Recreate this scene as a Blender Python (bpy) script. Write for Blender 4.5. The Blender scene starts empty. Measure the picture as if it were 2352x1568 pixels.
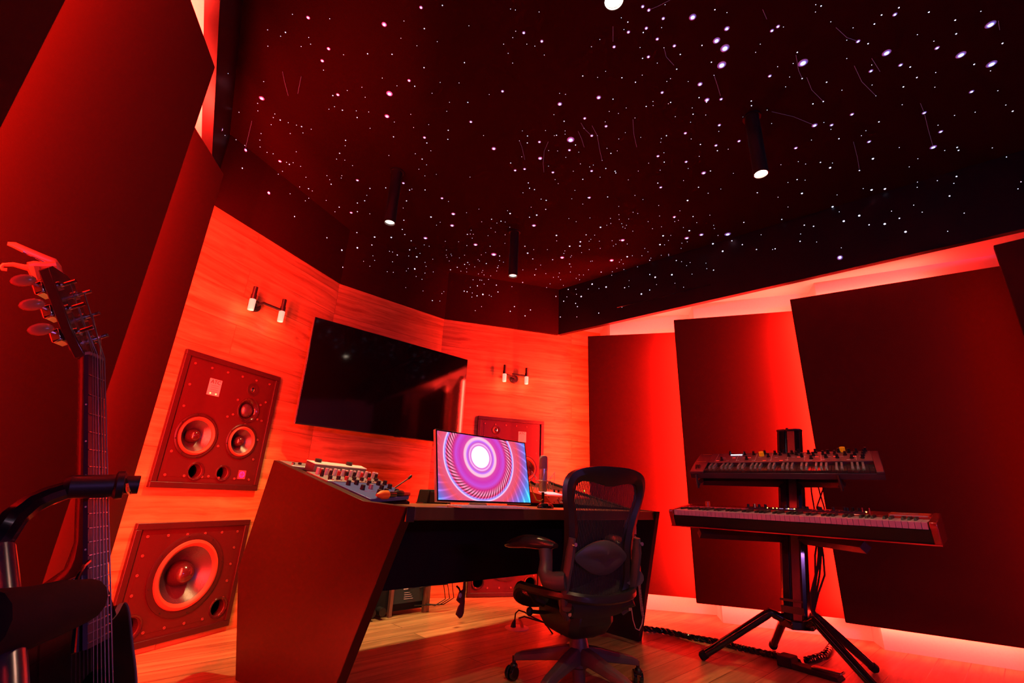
import bpy, bmesh, math, random
from mathutils import Vector, Matrix
random.seed(7)
C = bpy.context.scene.collection
PI = math.pi
R_ = math.radians
# ------------------------------------------------------------------ camera
F, CX, CY, H = 1045.0, 1176.0, 784.0, 0.86
up = Vector((129, -3054, 1045)).normalized()
Yc = (Vector((0, 0, 1)) - up * up.z).normalized()
Xc = Yc.cross(up) * -1
Xc = Vector((Yc.y*up.z-Yc.z*up.y, Yc.z*up.x-Yc.x*up.z, Yc.x*up.y-Yc.y*up.x))
CAM = Vector((0, 0, H))
def ray(x, y):
    d = Vector((x - CX, y - CY, F))
    return Vector((Xc.dot(d), Yc.dot(d), up.dot(d)))
def onz(x, y, z):
    d = ray(x, y); return CAM + d * ((z - H) / d.z)
def onpl(x, y, p, n):
    d = ray(x, y); return CAM + d * ((Vector(p) - CAM).dot(Vector(n)) / d.dot(Vector(n)))
def atr(x, y, r):
    d = ray(x, y); return CAM + d * (r / math.hypot(d.x, d.y))
cam = bpy.data.cameras.new('camera'); cam.lens = 36 * F / 2352; cam.sensor_width = 36; cam.clip_start = 0.02
co = bpy.data.objects.new('camera', cam); C.objects.link(co)
cxw = Vector((Xc.x, Yc.x, up.x)); cyw = -Vector((Xc.y, Yc.y, up.y)); czw = -Vector((Xc.z, Yc.z, up.z))
M = Matrix((cxw, cyw, czw)).transposed().to_4x4(); M.translation = CAM
co.matrix_world = M
bpy.context.scene.camera = co
EU = Vector((math.cos(R_(42.5)), math.sin(R_(42.5)), 0)); DV = Vector((math.cos(R_(132.5)), math.sin(R_(132.5)), 0))
def W(u, v, z=0): return EU * u + DV * v + Vector((0, 0, z))
def UV(p): p = Vector((p[0], p[1], 0)); return p.dot(EU), p.dot(DV)
AX = 1.885
def MIR(p):
    u, v = UV(p); return W(2 * AX - u, v, p[2] if len(p) > 2 else 0)
# ------------------------------------------------------------------ materials
MATS = {}
def mat(name, col, rough=.5, metal=0, spec=.5, em=None, es=0, alpha=1, coat=0, trans=0, bump=0, bscale=200, var=0):
    if name in MATS: return MATS[name]
    m = bpy.data.materials.new(name); m.use_nodes = True; nt = m.node_tree; b = nt.nodes['Principled BSDF']
    b.inputs['Base Color'].default_value = (*col, 1); b.inputs['Roughness'].default_value = rough
    b.inputs['Metallic'].default_value = metal; b.inputs['Specular IOR Level'].default_value = spec
    b.inputs['Alpha'].default_value = alpha; b.inputs['Coat Weight'].default_value = coat
    b.inputs['Transmission Weight'].default_value = trans
    if em: b.inputs['Emission Color'].default_value = (*em, 1); b.inputs['Emission Strength'].default_value = es
    tc = nt.nodes.new('ShaderNodeTexCoord'); nz = nt.nodes.new('ShaderNodeTexNoise'); nz.inputs['Scale'].default_value = bscale
    nz.inputs['Detail'].default_value = 3
    nt.links.new(tc.outputs['Object'], nz.inputs['Vector'])
    if bump:
        bp = nt.nodes.new('ShaderNodeBump'); bp.inputs['Strength'].default_value = bump; bp.inputs['Distance'].default_value = .002
        nt.links.new(nz.outputs['Fac'], bp.inputs['Height']); nt.links.new(bp.outputs['Normal'], b.inputs['Normal'])
    v = var or .06
    mr = nt.nodes.new('ShaderNodeMapRange'); mr.inputs['To Min'].default_value = 1 - v; mr.inputs['To Max'].default_value = 1 + v
    nt.links.new(nz.outputs['Fac'], mr.inputs['Value'])
    mx = nt.nodes.new('ShaderNodeVectorMath'); mx.operation = 'SCALE'; mx.inputs[0].default_value = col
    nt.links.new(mr.outputs['Result'], mx.inputs['Scale']); nt.links.new(mx.outputs['Vector'], b.inputs['Base Color'])
    MATS[name] = m; return m
def wood(name, c1, c2, pw=1.6, ph=.19, grain=1.0, rough=.45, axis='XZ', gap=.0015, gapcol=.35, spec=.3, knots=True):
    m = bpy.data.materials.new(name); m.use_nodes = True; nt = m.node_tree; N = nt.nodes; L = nt.links; b = N['Principled BSDF']
    b.inputs['Roughness'].default_value = rough; b.inputs['Specular IOR Level'].default_value = spec
    tc = N.new('ShaderNodeTexCoord'); sp = N.new('ShaderNodeSeparateXYZ'); L.new(tc.outputs['Object'], sp.inputs[0])
    cb = N.new('ShaderNodeCombineXYZ'); L.new(sp.outputs['X'], cb.inputs[0]); L.new(sp.outputs['Z' if axis == 'XZ' else 'Y'], cb.inputs[1])
    br = N.new('ShaderNodeTexBrick'); L.new(cb.outputs[0], br.inputs['Vector'])
    br.inputs['Scale'].default_value = 1; br.inputs['Brick Width'].default_value = pw; br.inputs['Row Height'].default_value = ph
    br.inputs['Mortar Size'].default_value = gap; br.inputs['Mortar Smooth'].default_value = .2; br.inputs['Color1'].default_value = (0, 0, 0, 1); br.inputs['Color2'].default_value = (1, 1, 1, 1)
    br.inputs['Mortar'].default_value = (.5, .5, .5, 1); br.offset = .37
    # per-plank shift of the grain
    sh = N.new('ShaderNodeVectorMath'); sh.operation = 'SCALE'; L.new(br.outputs['Color'], sh.inputs[0]); sh.inputs['Scale'].default_value = 37.0
    ad = N.new('ShaderNodeVectorMath'); ad.operation = 'ADD'; L.new(cb.outputs[0], ad.inputs[0]); L.new(sh.outputs[0], ad.inputs[1])
    mp = N.new('ShaderNodeMapping'); mp.inputs['Scale'].default_value = (.9, 16, 1); L.new(ad.outputs[0], mp.inputs['Vector'])
    dz = N.new('ShaderNodeTexNoise'); dz.inputs['Scale'].default_value = 2.2; dz.inputs['Detail'].default_value = 2; L.new(ad.outputs[0], dz.inputs['Vector'])
    dsc = N.new('ShaderNodeVectorMath'); dsc.operation = 'SCALE'; L.new(dz.outputs['Color'], dsc.inputs[0]); dsc.inputs['Scale'].default_value = 1.1
    a2 = N.new('ShaderNodeVectorMath'); a2.operation = 'ADD'; L.new(mp.outputs[0], a2.inputs[0]); L.new(dsc.outputs[0], a2.inputs[1])
    g1 = N.new('ShaderNodeTexNoise'); g1.inputs['Scale'].default_value = 1.6; g1.inputs['Detail'].default_value = 7; g1.inputs['Roughness'].default_value = .62; L.new(a2.outputs[0], g1.inputs['Vector'])
    rp = N.new('ShaderNodeMapRange'); rp.inputs['From Min'].default_value = .33; rp.inputs['From Max'].default_value = .68; L.new(g1.outputs['Fac'], rp.inputs['Value'])
    mix = N.new('ShaderNodeMix'); mix.data_type = 'RGBA'; L.new(rp.outputs[0], mix.inputs['Factor'])
    mix.inputs['A'].default_value = (*c1, 1); mix.inputs['B'].default_value = (*c2, 1)
    # plank tone
    sv = N.new('ShaderNodeSeparateColor'); L.new(br.outputs['Color'], sv.inputs[0])
    pt = N.new('ShaderNodeMapRange'); pt.inputs['To Min'].default_value = .72; pt.inputs['To Max'].default_value = 1.12; L.new(sv.outputs[0], pt.inputs['Value'])
    s1 = N.new('ShaderNodeVectorMath'); s1.operation = 'SCALE'; L.new(mix.outputs['Result'], s1.inputs[0]); L.new(pt.outputs[0], s1.inputs['Scale'])
    # knots
    kn = N.new('ShaderNodeMapping'); kn.inputs['Scale'].default_value = (1.15, 2.1, 1); L.new(ad.outputs[0], kn.inputs['Vector'])
    vo = N.new('ShaderNodeTexVoronoi'); vo.inputs['Scale'].default_value = 1.7; L.new(kn.outputs[0], vo.inputs['Vector'])
    kr = N.new('ShaderNodeMapRange'); kr.inputs['From Min'].default_value = .015; kr.inputs['From Max'].default_value = .085; kr.inputs['To Min'].default_value = .12 if knots else 1; kr.inputs['To Max'].default_value = 1
    L.new(vo.outputs['Distance'], kr.inputs['Value'])
    s2 = N.new('ShaderNodeVectorMath'); s2.operation = 'SCALE'; L.new(s1.outputs[0], s2.inputs[0]); L.new(kr.outputs[0], s2.inputs['Scale'])
    gp = N.new('ShaderNodeMapRange'); gp.inputs['To Min'].default_value = 1; gp.inputs['To Max'].default_value = gapcol; L.new(br.outputs['Fac'], gp.inputs['Value'])
    s3 = N.new('ShaderNodeVectorMath'); s3.operation = 'SCALE'; L.new(s2.outputs[0], s3.inputs[0]); L.new(gp.outputs[0], s3.inputs['Scale'])
    L.new(s3.outputs[0], b.inputs['Base Color'])
    bp = N.new('ShaderNodeBump'); bp.inputs['Strength'].default_value = .25; bp.inputs['Distance'].default_value = .002; L.new(g1.outputs['Fac'], bp.inputs['Height']); L.new(bp.outputs[0], b.inputs['Normal'])
    return m
M_wall = wood('oak_wall', (.31, .125, .037), (.62, .36, .125), 2.3, .21)
M_floor = wood('oak_floor', (.26, .14, .06), (.56, .34, .16), 1.9, .145, rough=.32, axis='XY', gap=.0022, gapcol=.12, spec=.45)
M_dwood = wood('desk_oak', (.16, .075, .035), (.36, .19, .10), 3.0, .5, rough=.4, axis='XY', knots=False)
M_white = mat('white_plaster', (.80, .78, .75), .8, spec=.2, bump=.15, bscale=90)
M_fab = mat('panel_fabric', (.062, .0135, .009), .95, spec=.08, bump=.35, bscale=700, var=.15)
M_ceil = mat('black_ceiling_cloth', (.020, .0018, .003), .8, spec=.08, bump=.05)
M_fascia = mat('black_fascia', (.010, .005, .008), .38, spec=.35)
M_blk = mat('black_plastic', (.012, .011, .013), .42, spec=.45, bump=.1, bscale=900)
M_blkm = mat('black_matte', (.010, .009, .010), .75, spec=.25)
M_blkg = mat('black_gloss', (.008, .008, .011), .12, spec=.6, coat=.3)
M_deskside = mat('desk_side_laminate', (.036, .0022, .0015), .42, spec=.28)
M_grey = mat('charcoal_plastic', (.062, .052, .058), .42, spec=.5, bump=.12, bscale=1200)
M_graph = mat('graphite_frame', (.013, .011, .013), .38, spec=.5)
M_steel = mat('brushed_steel', (.55, .53, .55), .28, 1)
M_chrome = mat('chrome', (.8, .78, .8), .12, 1)
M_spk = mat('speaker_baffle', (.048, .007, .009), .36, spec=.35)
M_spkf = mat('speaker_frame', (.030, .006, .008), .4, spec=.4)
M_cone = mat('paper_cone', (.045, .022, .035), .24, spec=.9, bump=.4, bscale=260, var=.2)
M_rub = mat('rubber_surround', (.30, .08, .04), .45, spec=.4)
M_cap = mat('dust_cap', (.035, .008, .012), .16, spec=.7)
M_gold = mat('brass', (.7, .42, .15), .25, 1)
M_whitep = mat('white_plastic', (.75, .72, .74), .35, spec=.5)
M_silver = mat('silver_panel', (.42, .40, .44), .35, .7)
M_blue = mat('blue_panel', (.05, .10, .42), .4, .2)
M_redp = mat('red_lacquer', (.50, .02, .02), .18, spec=.6, coat=.6)
M_red2 = mat('red_console', (.45, .025, .02), .5, .0, spec=.5)
M_red3 = mat('red_cap', (.5, .03, .03), .4)
M_orange = mat('orange_plastic', (.85, .20, .03), .4)
M_yel = mat('yellow_cable', (.8, .62, .08), .5)
M_hole = mat('port_black', (.002, .002, .002), .9, spec=.0)
M_lens = mat('lamp_lens', (.8, .75, .7), .2, em=(1, .80, .66), es=2.2)
M_lensH = mat('lamp_lens_hot', (.9, .85, .8), .2, em=(1, .82, .62), es=30)
M_frost = mat('frosted_glass', (.9, .75, .7), .35, em=(1, .42, .30), es=.9)
M_guitw = mat('mahogany_neck', (.12, .025, .012), .22, spec=.5, coat=.5)
M_guitb = mat('black_guitar_top', (.012, .007, .008), .1, spec=.6, coat=.8)
M_fret = mat('rosewood', (.05, .028, .05), .35, spec=.5)
M_bind = mat('cream_binding', (.35, .25, .2), .4)
M_star = mat('fibre_end', (.6, .7, 1), .3, em=(.66, .70, 1.0), es=1.9)
M_starHalo = mat('fibre_end_halo', (.6, .7, 1), .3, em=(.55, .65, 1.0), es=7)
nt_ = M_starHalo.node_tree; N_ = nt_.nodes; B_ = N_['Principled BSDF']
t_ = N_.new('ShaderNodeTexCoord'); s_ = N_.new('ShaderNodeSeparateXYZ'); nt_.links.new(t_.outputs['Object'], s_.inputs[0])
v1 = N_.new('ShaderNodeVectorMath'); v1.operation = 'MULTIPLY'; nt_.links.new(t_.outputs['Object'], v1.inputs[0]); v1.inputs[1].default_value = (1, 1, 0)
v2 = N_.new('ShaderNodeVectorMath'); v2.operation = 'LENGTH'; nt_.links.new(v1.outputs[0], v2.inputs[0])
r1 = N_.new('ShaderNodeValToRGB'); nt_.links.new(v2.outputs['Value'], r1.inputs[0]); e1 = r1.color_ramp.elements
e1[0].position = .42; e1[0].color = (1, 1, 1, 1); e1[1].position = 1.0; e1[1].color = (.002, .002, .012, 1)  # white fibre end, then a blue lens halo painted into the emission
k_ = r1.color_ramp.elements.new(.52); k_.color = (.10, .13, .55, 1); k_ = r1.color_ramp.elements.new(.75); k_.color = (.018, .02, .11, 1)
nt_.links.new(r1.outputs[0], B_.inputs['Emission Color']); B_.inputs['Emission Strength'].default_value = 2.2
M_strand = mat('fibre_strand', (.3, .25, .5), .4, em=(.25, .20, .42), es=.13)
# ------------------------------------------------------------------ mesh helpers
class MB:
    def __init__(s): s.b = bmesh.new()
    def _xf(s, vs, m):
        if m is not None: bmesh.ops.transform(s.b, matrix=m, verts=vs)
        return vs
    def box(s, a, b, m=None):
        lo = [min(a[i], b[i]) for i in range(3)]; hi = [max(a[i], b[i]) for i in range(3)]
        vs = [s.b.verts.new((x, y, z)) for x in (lo[0], hi[0]) for y in (lo[1], hi[1]) for z in (lo[2], hi[2])]
        for f in ((0, 1, 3, 2), (4, 6, 7, 5), (0, 4, 5, 1), (2, 3, 7, 6), (0, 2, 6, 4), (1, 5, 7, 3)): s.b.faces.new([vs[i] for i in f])
        s._xf(vs, m); return s
    def hexa(s, bot, top):
        vb = [s.b.verts.new(p) for p in bot]; vt = [s.b.verts.new(p) for p in top]; n = len(vb)
        s.b.faces.new(vb[::-1]); s.b.faces.new(vt)
        for i in range(n): s.b.faces.new([vb[i], vb[(i+1) % n], vt[(i+1) % n], vt[i]])
        return s
    def prism(s, pts, ext):   # pts 3d polygon, ext vector
        e = Vector(ext); return s.hexa(pts, [Vector(p) + e for p in pts])
    def tube(s, pts, r, n=10, caps=True, flat=1.0, upv=None):
        P = [Vector(p) for p in pts]; rs = r if isinstance(r, (list, tuple)) else [r] * len(P); rings = []
        u = None
        for i, p in enumerate(P):
            t = (P[min(i+1, len(P)-1)] - P[max(i-1, 0)]).normalized()
            if u is None:
                u = Vector(upv) if upv else (Vector((0, 0, 1)) if abs(t.z) < .9 else Vector((1, 0, 0)))
            u = (u - t * u.dot(t)).normalized(); v = t.cross(u)
            rings.append([s.b.verts.new(p + (u * math.cos(2*PI*k/n) * flat + v * math.sin(2*PI*k/n)) * rs[i]) for k in range(n)])
        for a, b in zip(rings, rings[1:]):
            for k in range(n): s.b.faces.new([a[k], a[(k+1) % n], b[(k+1) % n], b[k]])
        if caps: s.b.faces.new(rings[0][::-1]); s.b.faces.new(rings[-1])
        return s
    def lathe(s, prof, n=32, m=None):   # prof [(r,z)...]
        rings = []; allv = []
        for r, z in prof:
            if r < 1e-5: ring = [s.b.verts.new((0, 0, z))]
            else: ring = [s.b.verts.new((r*math.cos(2*PI*k/n), r*math.sin(2*PI*k/n), z)) for k in range(n)]
            rings.append(ring); allv += ring
        for a, b in zip(rings, rings[1:]):
            for k in range(n):
                if len(a) == 1 and len(b) == 1: continue
                if len(a) == 1: s.b.faces.new([a[0], b[k], b[(k+1) % n]])
                elif len(b) == 1: s.b.faces.new([a[k], a[(k+1) % n], b[0]])
                else: s.b.faces.new([a[k], a[(k+1) % n], b[(k+1) % n], b[k]])
        s._xf(allv, m); return s
    def cyl(s, p, q, r, n=20, r2=None):
        p = Vector(p); q = Vector(q); d = q - p
        mm = Matrix.Translation(p) @ d.to_track_quat('Z', 'Y').to_matrix().to_4x4()
        r2 = r if r2 is None else r2
        return s.lathe([(0, 0), (r, 0), (r2, d.length), (0, d.length)], n, mm)
    def ball(s, c, r, n=16, sc=(1, 1, 1)):
        m = Matrix.Translation(c) @ Matrix.Diagonal((*sc, 1))
        return s.lathe([(r*math.sin(PI*i/8), -r*math.cos(PI*i/8)) for i in range(9)], n, m)
    def loops(s, rings, closed=True, caps=False):
        rr = [[s.b.verts.new(p) for p in r] for r in rings]; n = len(rr[0])
        for a, b in zip(rr, rr[1:]):
            for k in range(n if closed else n-1): s.b.faces.new([a[k], a[(k+1) % n], b[(k+1) % n], b[k]])
        if caps: s.b.faces.new(rr[0][::-1]); s.b.faces.new(rr[-1])
        return s
    def build(s, name, m, parent=None, bevel=0, smooth=True, sub=0, seg=2):
        bmesh.ops.recalc_face_normals(s.b, faces=s.b.faces[:])
        me = bpy.data.meshes.new(name); s.b.to_mesh(me); s.b.free()
        o = bpy.data.objects.new(name, me); C.objects.link(o); me.materials.append(m)
        if parent: o.parent = parent
        if smooth:
            for p in me.polygons: p.use_smooth = True
            try:
                me.set_sharp_from_angle(angle=R_(35))
            except Exception: pass
        if bevel:
            bv = o.modifiers.new('b', 'BEVEL'); bv.width = bevel; bv.segments = seg; bv.limit_method = 'ANGLE'; bv.angle_limit = R_(40)
        if sub:
            sb = o.modifiers.new('s', 'SUBSURF'); sb.levels = sub; sb.render_levels = sub
        return o
def tag(o, label=None, cat=None, group=None, kind=None):
    if label: o['label'] = label
    if cat: o['category'] = cat
    if group: o['group'] = group
    if kind: o['kind'] = kind
    return o
def thing(name, label, cat, loc=(0, 0, 0), rot=None, group=None, mw=None):
    o = bpy.data.objects.new(name, None); C.objects.link(o); o.empty_display_size = .05
    if mw is not None: o.matrix_world = mw
    else:
        o.location = loc
        if rot: o.rotation_euler = rot
    return tag(o, label, cat, group)
def struct(name, mb, m, **k):
    o = mb.build(name, m, smooth=False, **k); o['kind'] = 'structure'; return o
def frame(origin, xdir):
    x = Vector((xdir[0], xdir[1], 0)).normalized(); z = Vector((0, 0, 1)); y = z.cross(x)
    m = Matrix((x, y, z)).transposed().to_4x4(); m.translation = Vector(origin); return m
def text(body, size, m, parent, loc, rot=(PI/2, 0, 0), name='lettering', ext=.0004, al='CENTER'):
    cu = bpy.data.curves.new(name, 'FONT'); cu.body = body; cu.size = size; cu.extrude = ext; cu.align_x = al; cu.align_y = 'CENTER'
    tmp = bpy.data.objects.new(name, cu); cu.materials.append(m); C.objects.link(tmp)
    bpy.context.view_layer.update(); me = bpy.data.meshes.new_from_object(tmp.evaluated_get(bpy.context.evaluated_depsgraph_get())); bpy.data.objects.remove(tmp)
    o = bpy.data.objects.new(name, me); C.objects.link(o); o.parent = parent; o.location = loc; o.rotation_euler = rot
    return o
def area(name, loc, direction, sx, sy, power, col, spread=PI, xdir=None):
    l = bpy.data.lights.new(name, 'AREA'); l.shape = 'RECTANGLE'; l.size = sx; l.size_y = sy; l.energy = power; l.color = col; l.spread = spread
    o = bpy.data.objects.new(name, l); C.objects.link(o)
    z = -Vector(direction).normalized(); x = Vector(xdir) if xdir else Vector((0, 0, 1)); x = (x - z*x.dot(z)).normalized(); y = z.cross(x)
    m = Matrix((x, y, z)).transposed().to_4x4(); m.translation = Vector(loc); o.matrix_world = m
    return o
# ------------------------------------------------------------------ room shell
AB = Vector((-1.56, 3.70, 0)); BC = Vector((-.723, 4.46, 0))
aA, aB, aC = 68.6, 42.24, 15.95
dA = Vector((math.cos(R_(aA)), math.sin(R_(aA)), 0)); dB = (BC - AB).normalized(); dC = Vector((math.cos(R_(aC)), math.sin(R_(aC)), 0))
ZC, ZS, ZF = 3.15, 2.70, 2.60
fr = MB(); fr.box((-7, -5, -.1), (7, 7, 0)); 
fl = fr.build('floor', M_floor, smooth=False); fl.rotation_euler = (0, 0, R_(42.5)); fl['kind'] = 'structure'
def wallobj(name, frm, x0, x1, z0, z1, m, th=.08):
    mb = MB(); mb.box((x0, 0, z0), (x1, th, z1)); o = struct(name, mb, m); o.matrix_world = frm; return o
FA, FB, FC = frame(AB, dA), frame(AB, dB), frame(BC, dC)
LB = (BC - AB).length
wallobj('wall_front', FB, 0, LB, 0, ZS, M_wall)
# the outer wood walls have openings for the built-in speakers
s0, s1 = .428, 1.131
def wall_open(name, frm, sg, x_in, x_out, holes):
    mb = MB(); g = .008
    A_, B_ = s0 + g, s1 - g
    def bx(xa, xb, za, zb): mb.box((sg*xa, 0, za), (sg*xb, .08, zb))
    bx(x_in, A_, 0, ZS); bx(B_, x_out, 0, ZS); z = 0
    for za, zb in holes: bx(A_, B_, z, za + g); z = zb - g
    bx(A_, B_, z, ZS); o = struct(name, mb, M_wall); o.matrix_world = frm
wall_open('wall_front_left', FA, -1, 0, 2.05, [(.03, .648), (.832, 1.63)])
wall_open('wall_front_right', FC, 1, 0, 2.05, [(.005, .648), (.832, 1.62)])
# sawtooth side walls behind the acoustic panels
SR = [Vector((1.02, 4.962, 0)), Vector((1.02, 4.458, 0)), Vector((1.80, 4.30, 0)), Vector((1.738, 4.045, 0)), Vector((2.640, 3.689, 0)), Vector((2.566, 3.494, 0)), Vector((3.80, 2.79, 0)), Vector((3.72, 2.52, 0)), Vector((4.6, 1.75, 0)), Vector((4.6, -1.5, 0))]
SL = [MIR(p) for p in SR[:8]]
SL += [SL[-1] + Vector((.9, -1.15, 0))]
BK = [SR[-1], Vector((4.0, -2.2, 0)), Vector((1.5, -3.4, 0)), SL[-1] + Vector((.3, -.2, 0)), SL[-1]]
def poly_wall(name, pts, z0, z1, m, side):
    for a, b in zip(pts, pts[1:]):
        mb = MB(); d = (b - a).normalized(); n = Vector((-d.y, d.x, 0)) * .05 * side
        mb.hexa([a + Vector((0, 0, z0)), b + Vector((0, 0, z0)), b + n + Vector((0, 0, z0)), a + n + Vector((0, 0, z0))], [a + Vector((0, 0, z1)), b + Vector((0, 0, z1)), b + n + Vector((0, 0, z1)), a + n + Vector((0, 0, z1))])
        struct(name, mb, m)
poly_wall('wall_right', SR, 0, ZS, M_white, 1)
poly_wall('wall_left', SL, 0, ZS, M_white, -1)
poly_wall('wall_back', BK, 0, ZC, M_blkm, 1)
# ceiling slab, fascias and soffits
fc = Vector((.512, 4.782, 0)); fr2 = fc + (Vector((3.216, 2.456, 0)) - fc).normalized() * 7.0
cl = MIR(fc); fl0 = Vector((-1.717, 2.089, 0)); fl1 = Vector((-1.163, 1.231, 0)); dl = (fl1 - fl0).normalized()
# left fascia meets wall A
def isect(p, d, q, e):
    det = -d.x*e.y + e.x*d.y; s = (-(q-p).x*e.y + e.x*(q-p).y) / det; return p + d*s
cl = isect(fl0, dl, AB, dA); fl2 = cl + dl * 6.0
mb = MB(); mb.box((-7, -6, ZC), (7, 7, ZC + .1)); struct('ceiling', mb, M_ceil); ceil_o = bpy.data.objects['ceiling']
nA = Vector((dA.y, -dA.x, 0)); nB = Vector((dB.y, -dB.x, 0)); nC = Vector((dC.y, -dC.x, 0))
def fascia(name, a, b, inward, m=M_fascia, th=.05):
    mb = MB(); i = Vector(inward) * -th; z0 = Vector((0, 0, ZF)); z1 = Vector((0, 0, ZC))
    mb.hexa([a + z0, b + z0, b + i + z0, a + i + z0], [a + z1, b + z1, b + i + z1, a + i + z1]); return struct(name, mb, m)
off = .012
a0, a1 = AB + nA*off, cl + nA*off
pAB = AB + (nA + nB).normalized()*off; pBC = BC + (nB + nC).normalized()*off
dRf = (fr2 - fc).normalized(); nR = Vector((dRf.y, -dRf.x, 0)); nL = Vector((-dl.y, dl.x, 0))
fascia('trim_1', pAB, cl + nA*off, nA, M_ceil); fascia('trim_2', pBC, pAB, nB, M_ceil); fascia('trim_3', fc + nC*off, pBC, nC, M_ceil)
fascia('trim_4', fr2, fc, nR, M_fascia); fascia('trim_5', cl, fl2, nL, M_fascia)
def soffit(name, pts):
    mb = MB(); mb.prism([Vector((p.x, p.y, ZS)) for p in pts], (0, 0, .04)); return struct(name, mb, M_white)
o_ = -nR * .05
soffit('trim_6', [fc + o_ * 1, fr2 + o_, fr2 - nR * 3.2, BC + dC*2.3 + Vector((.5, 1.0, 0)), BC + dC * 1.1 + Vector((-.3, .6, 0))])
o_ = -nL * .05
soffit('trim_7', [cl + o_, fl2 + o_, fl2 - nL * 3.0, cl - nL * 2.6 + Vector((-.2, .6, 0)), cl - dl*1.0 - nL*.2])
# fine gap line on right fascia
mb = MB(); q0 = onpl(1418, 706, fc, nR); q1 = onpl(1632, 654, fc, nR); n_ = nR * .003
mb.tube([q0 + n_, q1 + n_], .004, 6); struct('trim_8', mb, M_blkg)
# ------------------------------------------------------------------ stars of the ceiling
K = []
def KK(ox, oy, s, txt):
    for t in txt.split(')'):
        t = t.strip().strip('(')
        if t: a, b, c = t.split(','); K.append((ox + float(a)*s, oy + float(b)*s, int(c)))
KK(400, 0, .3189, """(965,127,3)(1120,135,1)(1513,176,4)(1778,54,3)(1932,39,2)(1802,206,2)(1633,275,1)(1655,151,1)(1895,300,1)(1748,329,1)(2123,186,1)(2091,451,2)(1800,487,2)(1569,391,2)(1393,387,2)(1220,394,1)(1112,351,3)(1067,438,3)(1076,505,1)(802,233,2)(767,261,1)(852,103,1)(673,215,1)(675,332,1)(915,335,1)(969,270,1)(983,318,1)(631,708,4)(645,587,1)(601,744,1)(603,798,1)(725,820,1)(714,846,1)(764,864,2)(918,911,2)(836,961,1)(822,883,1)(881,901,1)(987,930,1)(928,957,1)(699,897,1)(626,961,1)(617,1008,1)(619,1058,1)(467,808,1)(446,1006,1)(346,933,3)(365,975,1)(388,529,1)(509,1046,1)(515,1081,3)(491,1211,2)(669,1097,1)(713,1107,1)(762,1161,3)(809,1168,1)(830,1183,2)(857,1171,1)(911,1197,1)(780,1233,1)(750,1254,1)(880,1092,1)(682,1389,3)(676,1387,2)(835,1395,1)(1143,688,2)(1179,682,3)(1212,793,2)(1155,768,1)(1115,786,1)(1318,846,2)(1312,798,1)(1235,1010,2)(1232,1049,1)(1192,1103,2)(1170,1145,1)(1229,1153,1)(1285,1192,1)(1320,1298,3)(1208,1264,1)(1203,1281,1)(1131,1326,2)(1100,1264,1)(1120,1293,1)(968,1358,2)(995,1374,1)(904,1345,1)(949,1276,1)(969,1427,1)(945,1446,1)(1095,1442,1)(1189,1491,2)(1158,1524,1)(1275,1531,3)(1320,1461,2)(1320,1523,2)(1372,1445,2)(1388,1406,1)(1410,1356,2)(1524,1352,2)(867,1559,2)(1551,674,5)(1533,837,4)(1586,878,1)(1692,580,3)(1733,621,2)(1605,618,1)(1499,562,1)(1376,700,1)(1352,628,1)(1247,651,1)(1411,923,1)(1401,806,1)(1580,985,2)(1547,1119,1)(1725,918,1)(1704,823,1)(1763,1218,1)(1786,1145,2)(1818,1186,1)(1737,1107,1)(1803,990,3)(1820,1029,2)(1849,1085,1)(1833,897,1)(1974,938,2)(1971,1003,2)(1963,801,1)(1983,736,1)(2115,737,2)(2137,877,3)(2052,597,1)(1916,593,1)(1858,671,1)(1651,1318,3)(1696,1368,2)(1712,1361,1)(1807,1367,2)(1806,1266,1)(1929,1427,3)(2131,1275,1)(1888,1255,1)(1674,1446,2)(1650,1497,1)(1409,1539,1)""")
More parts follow.
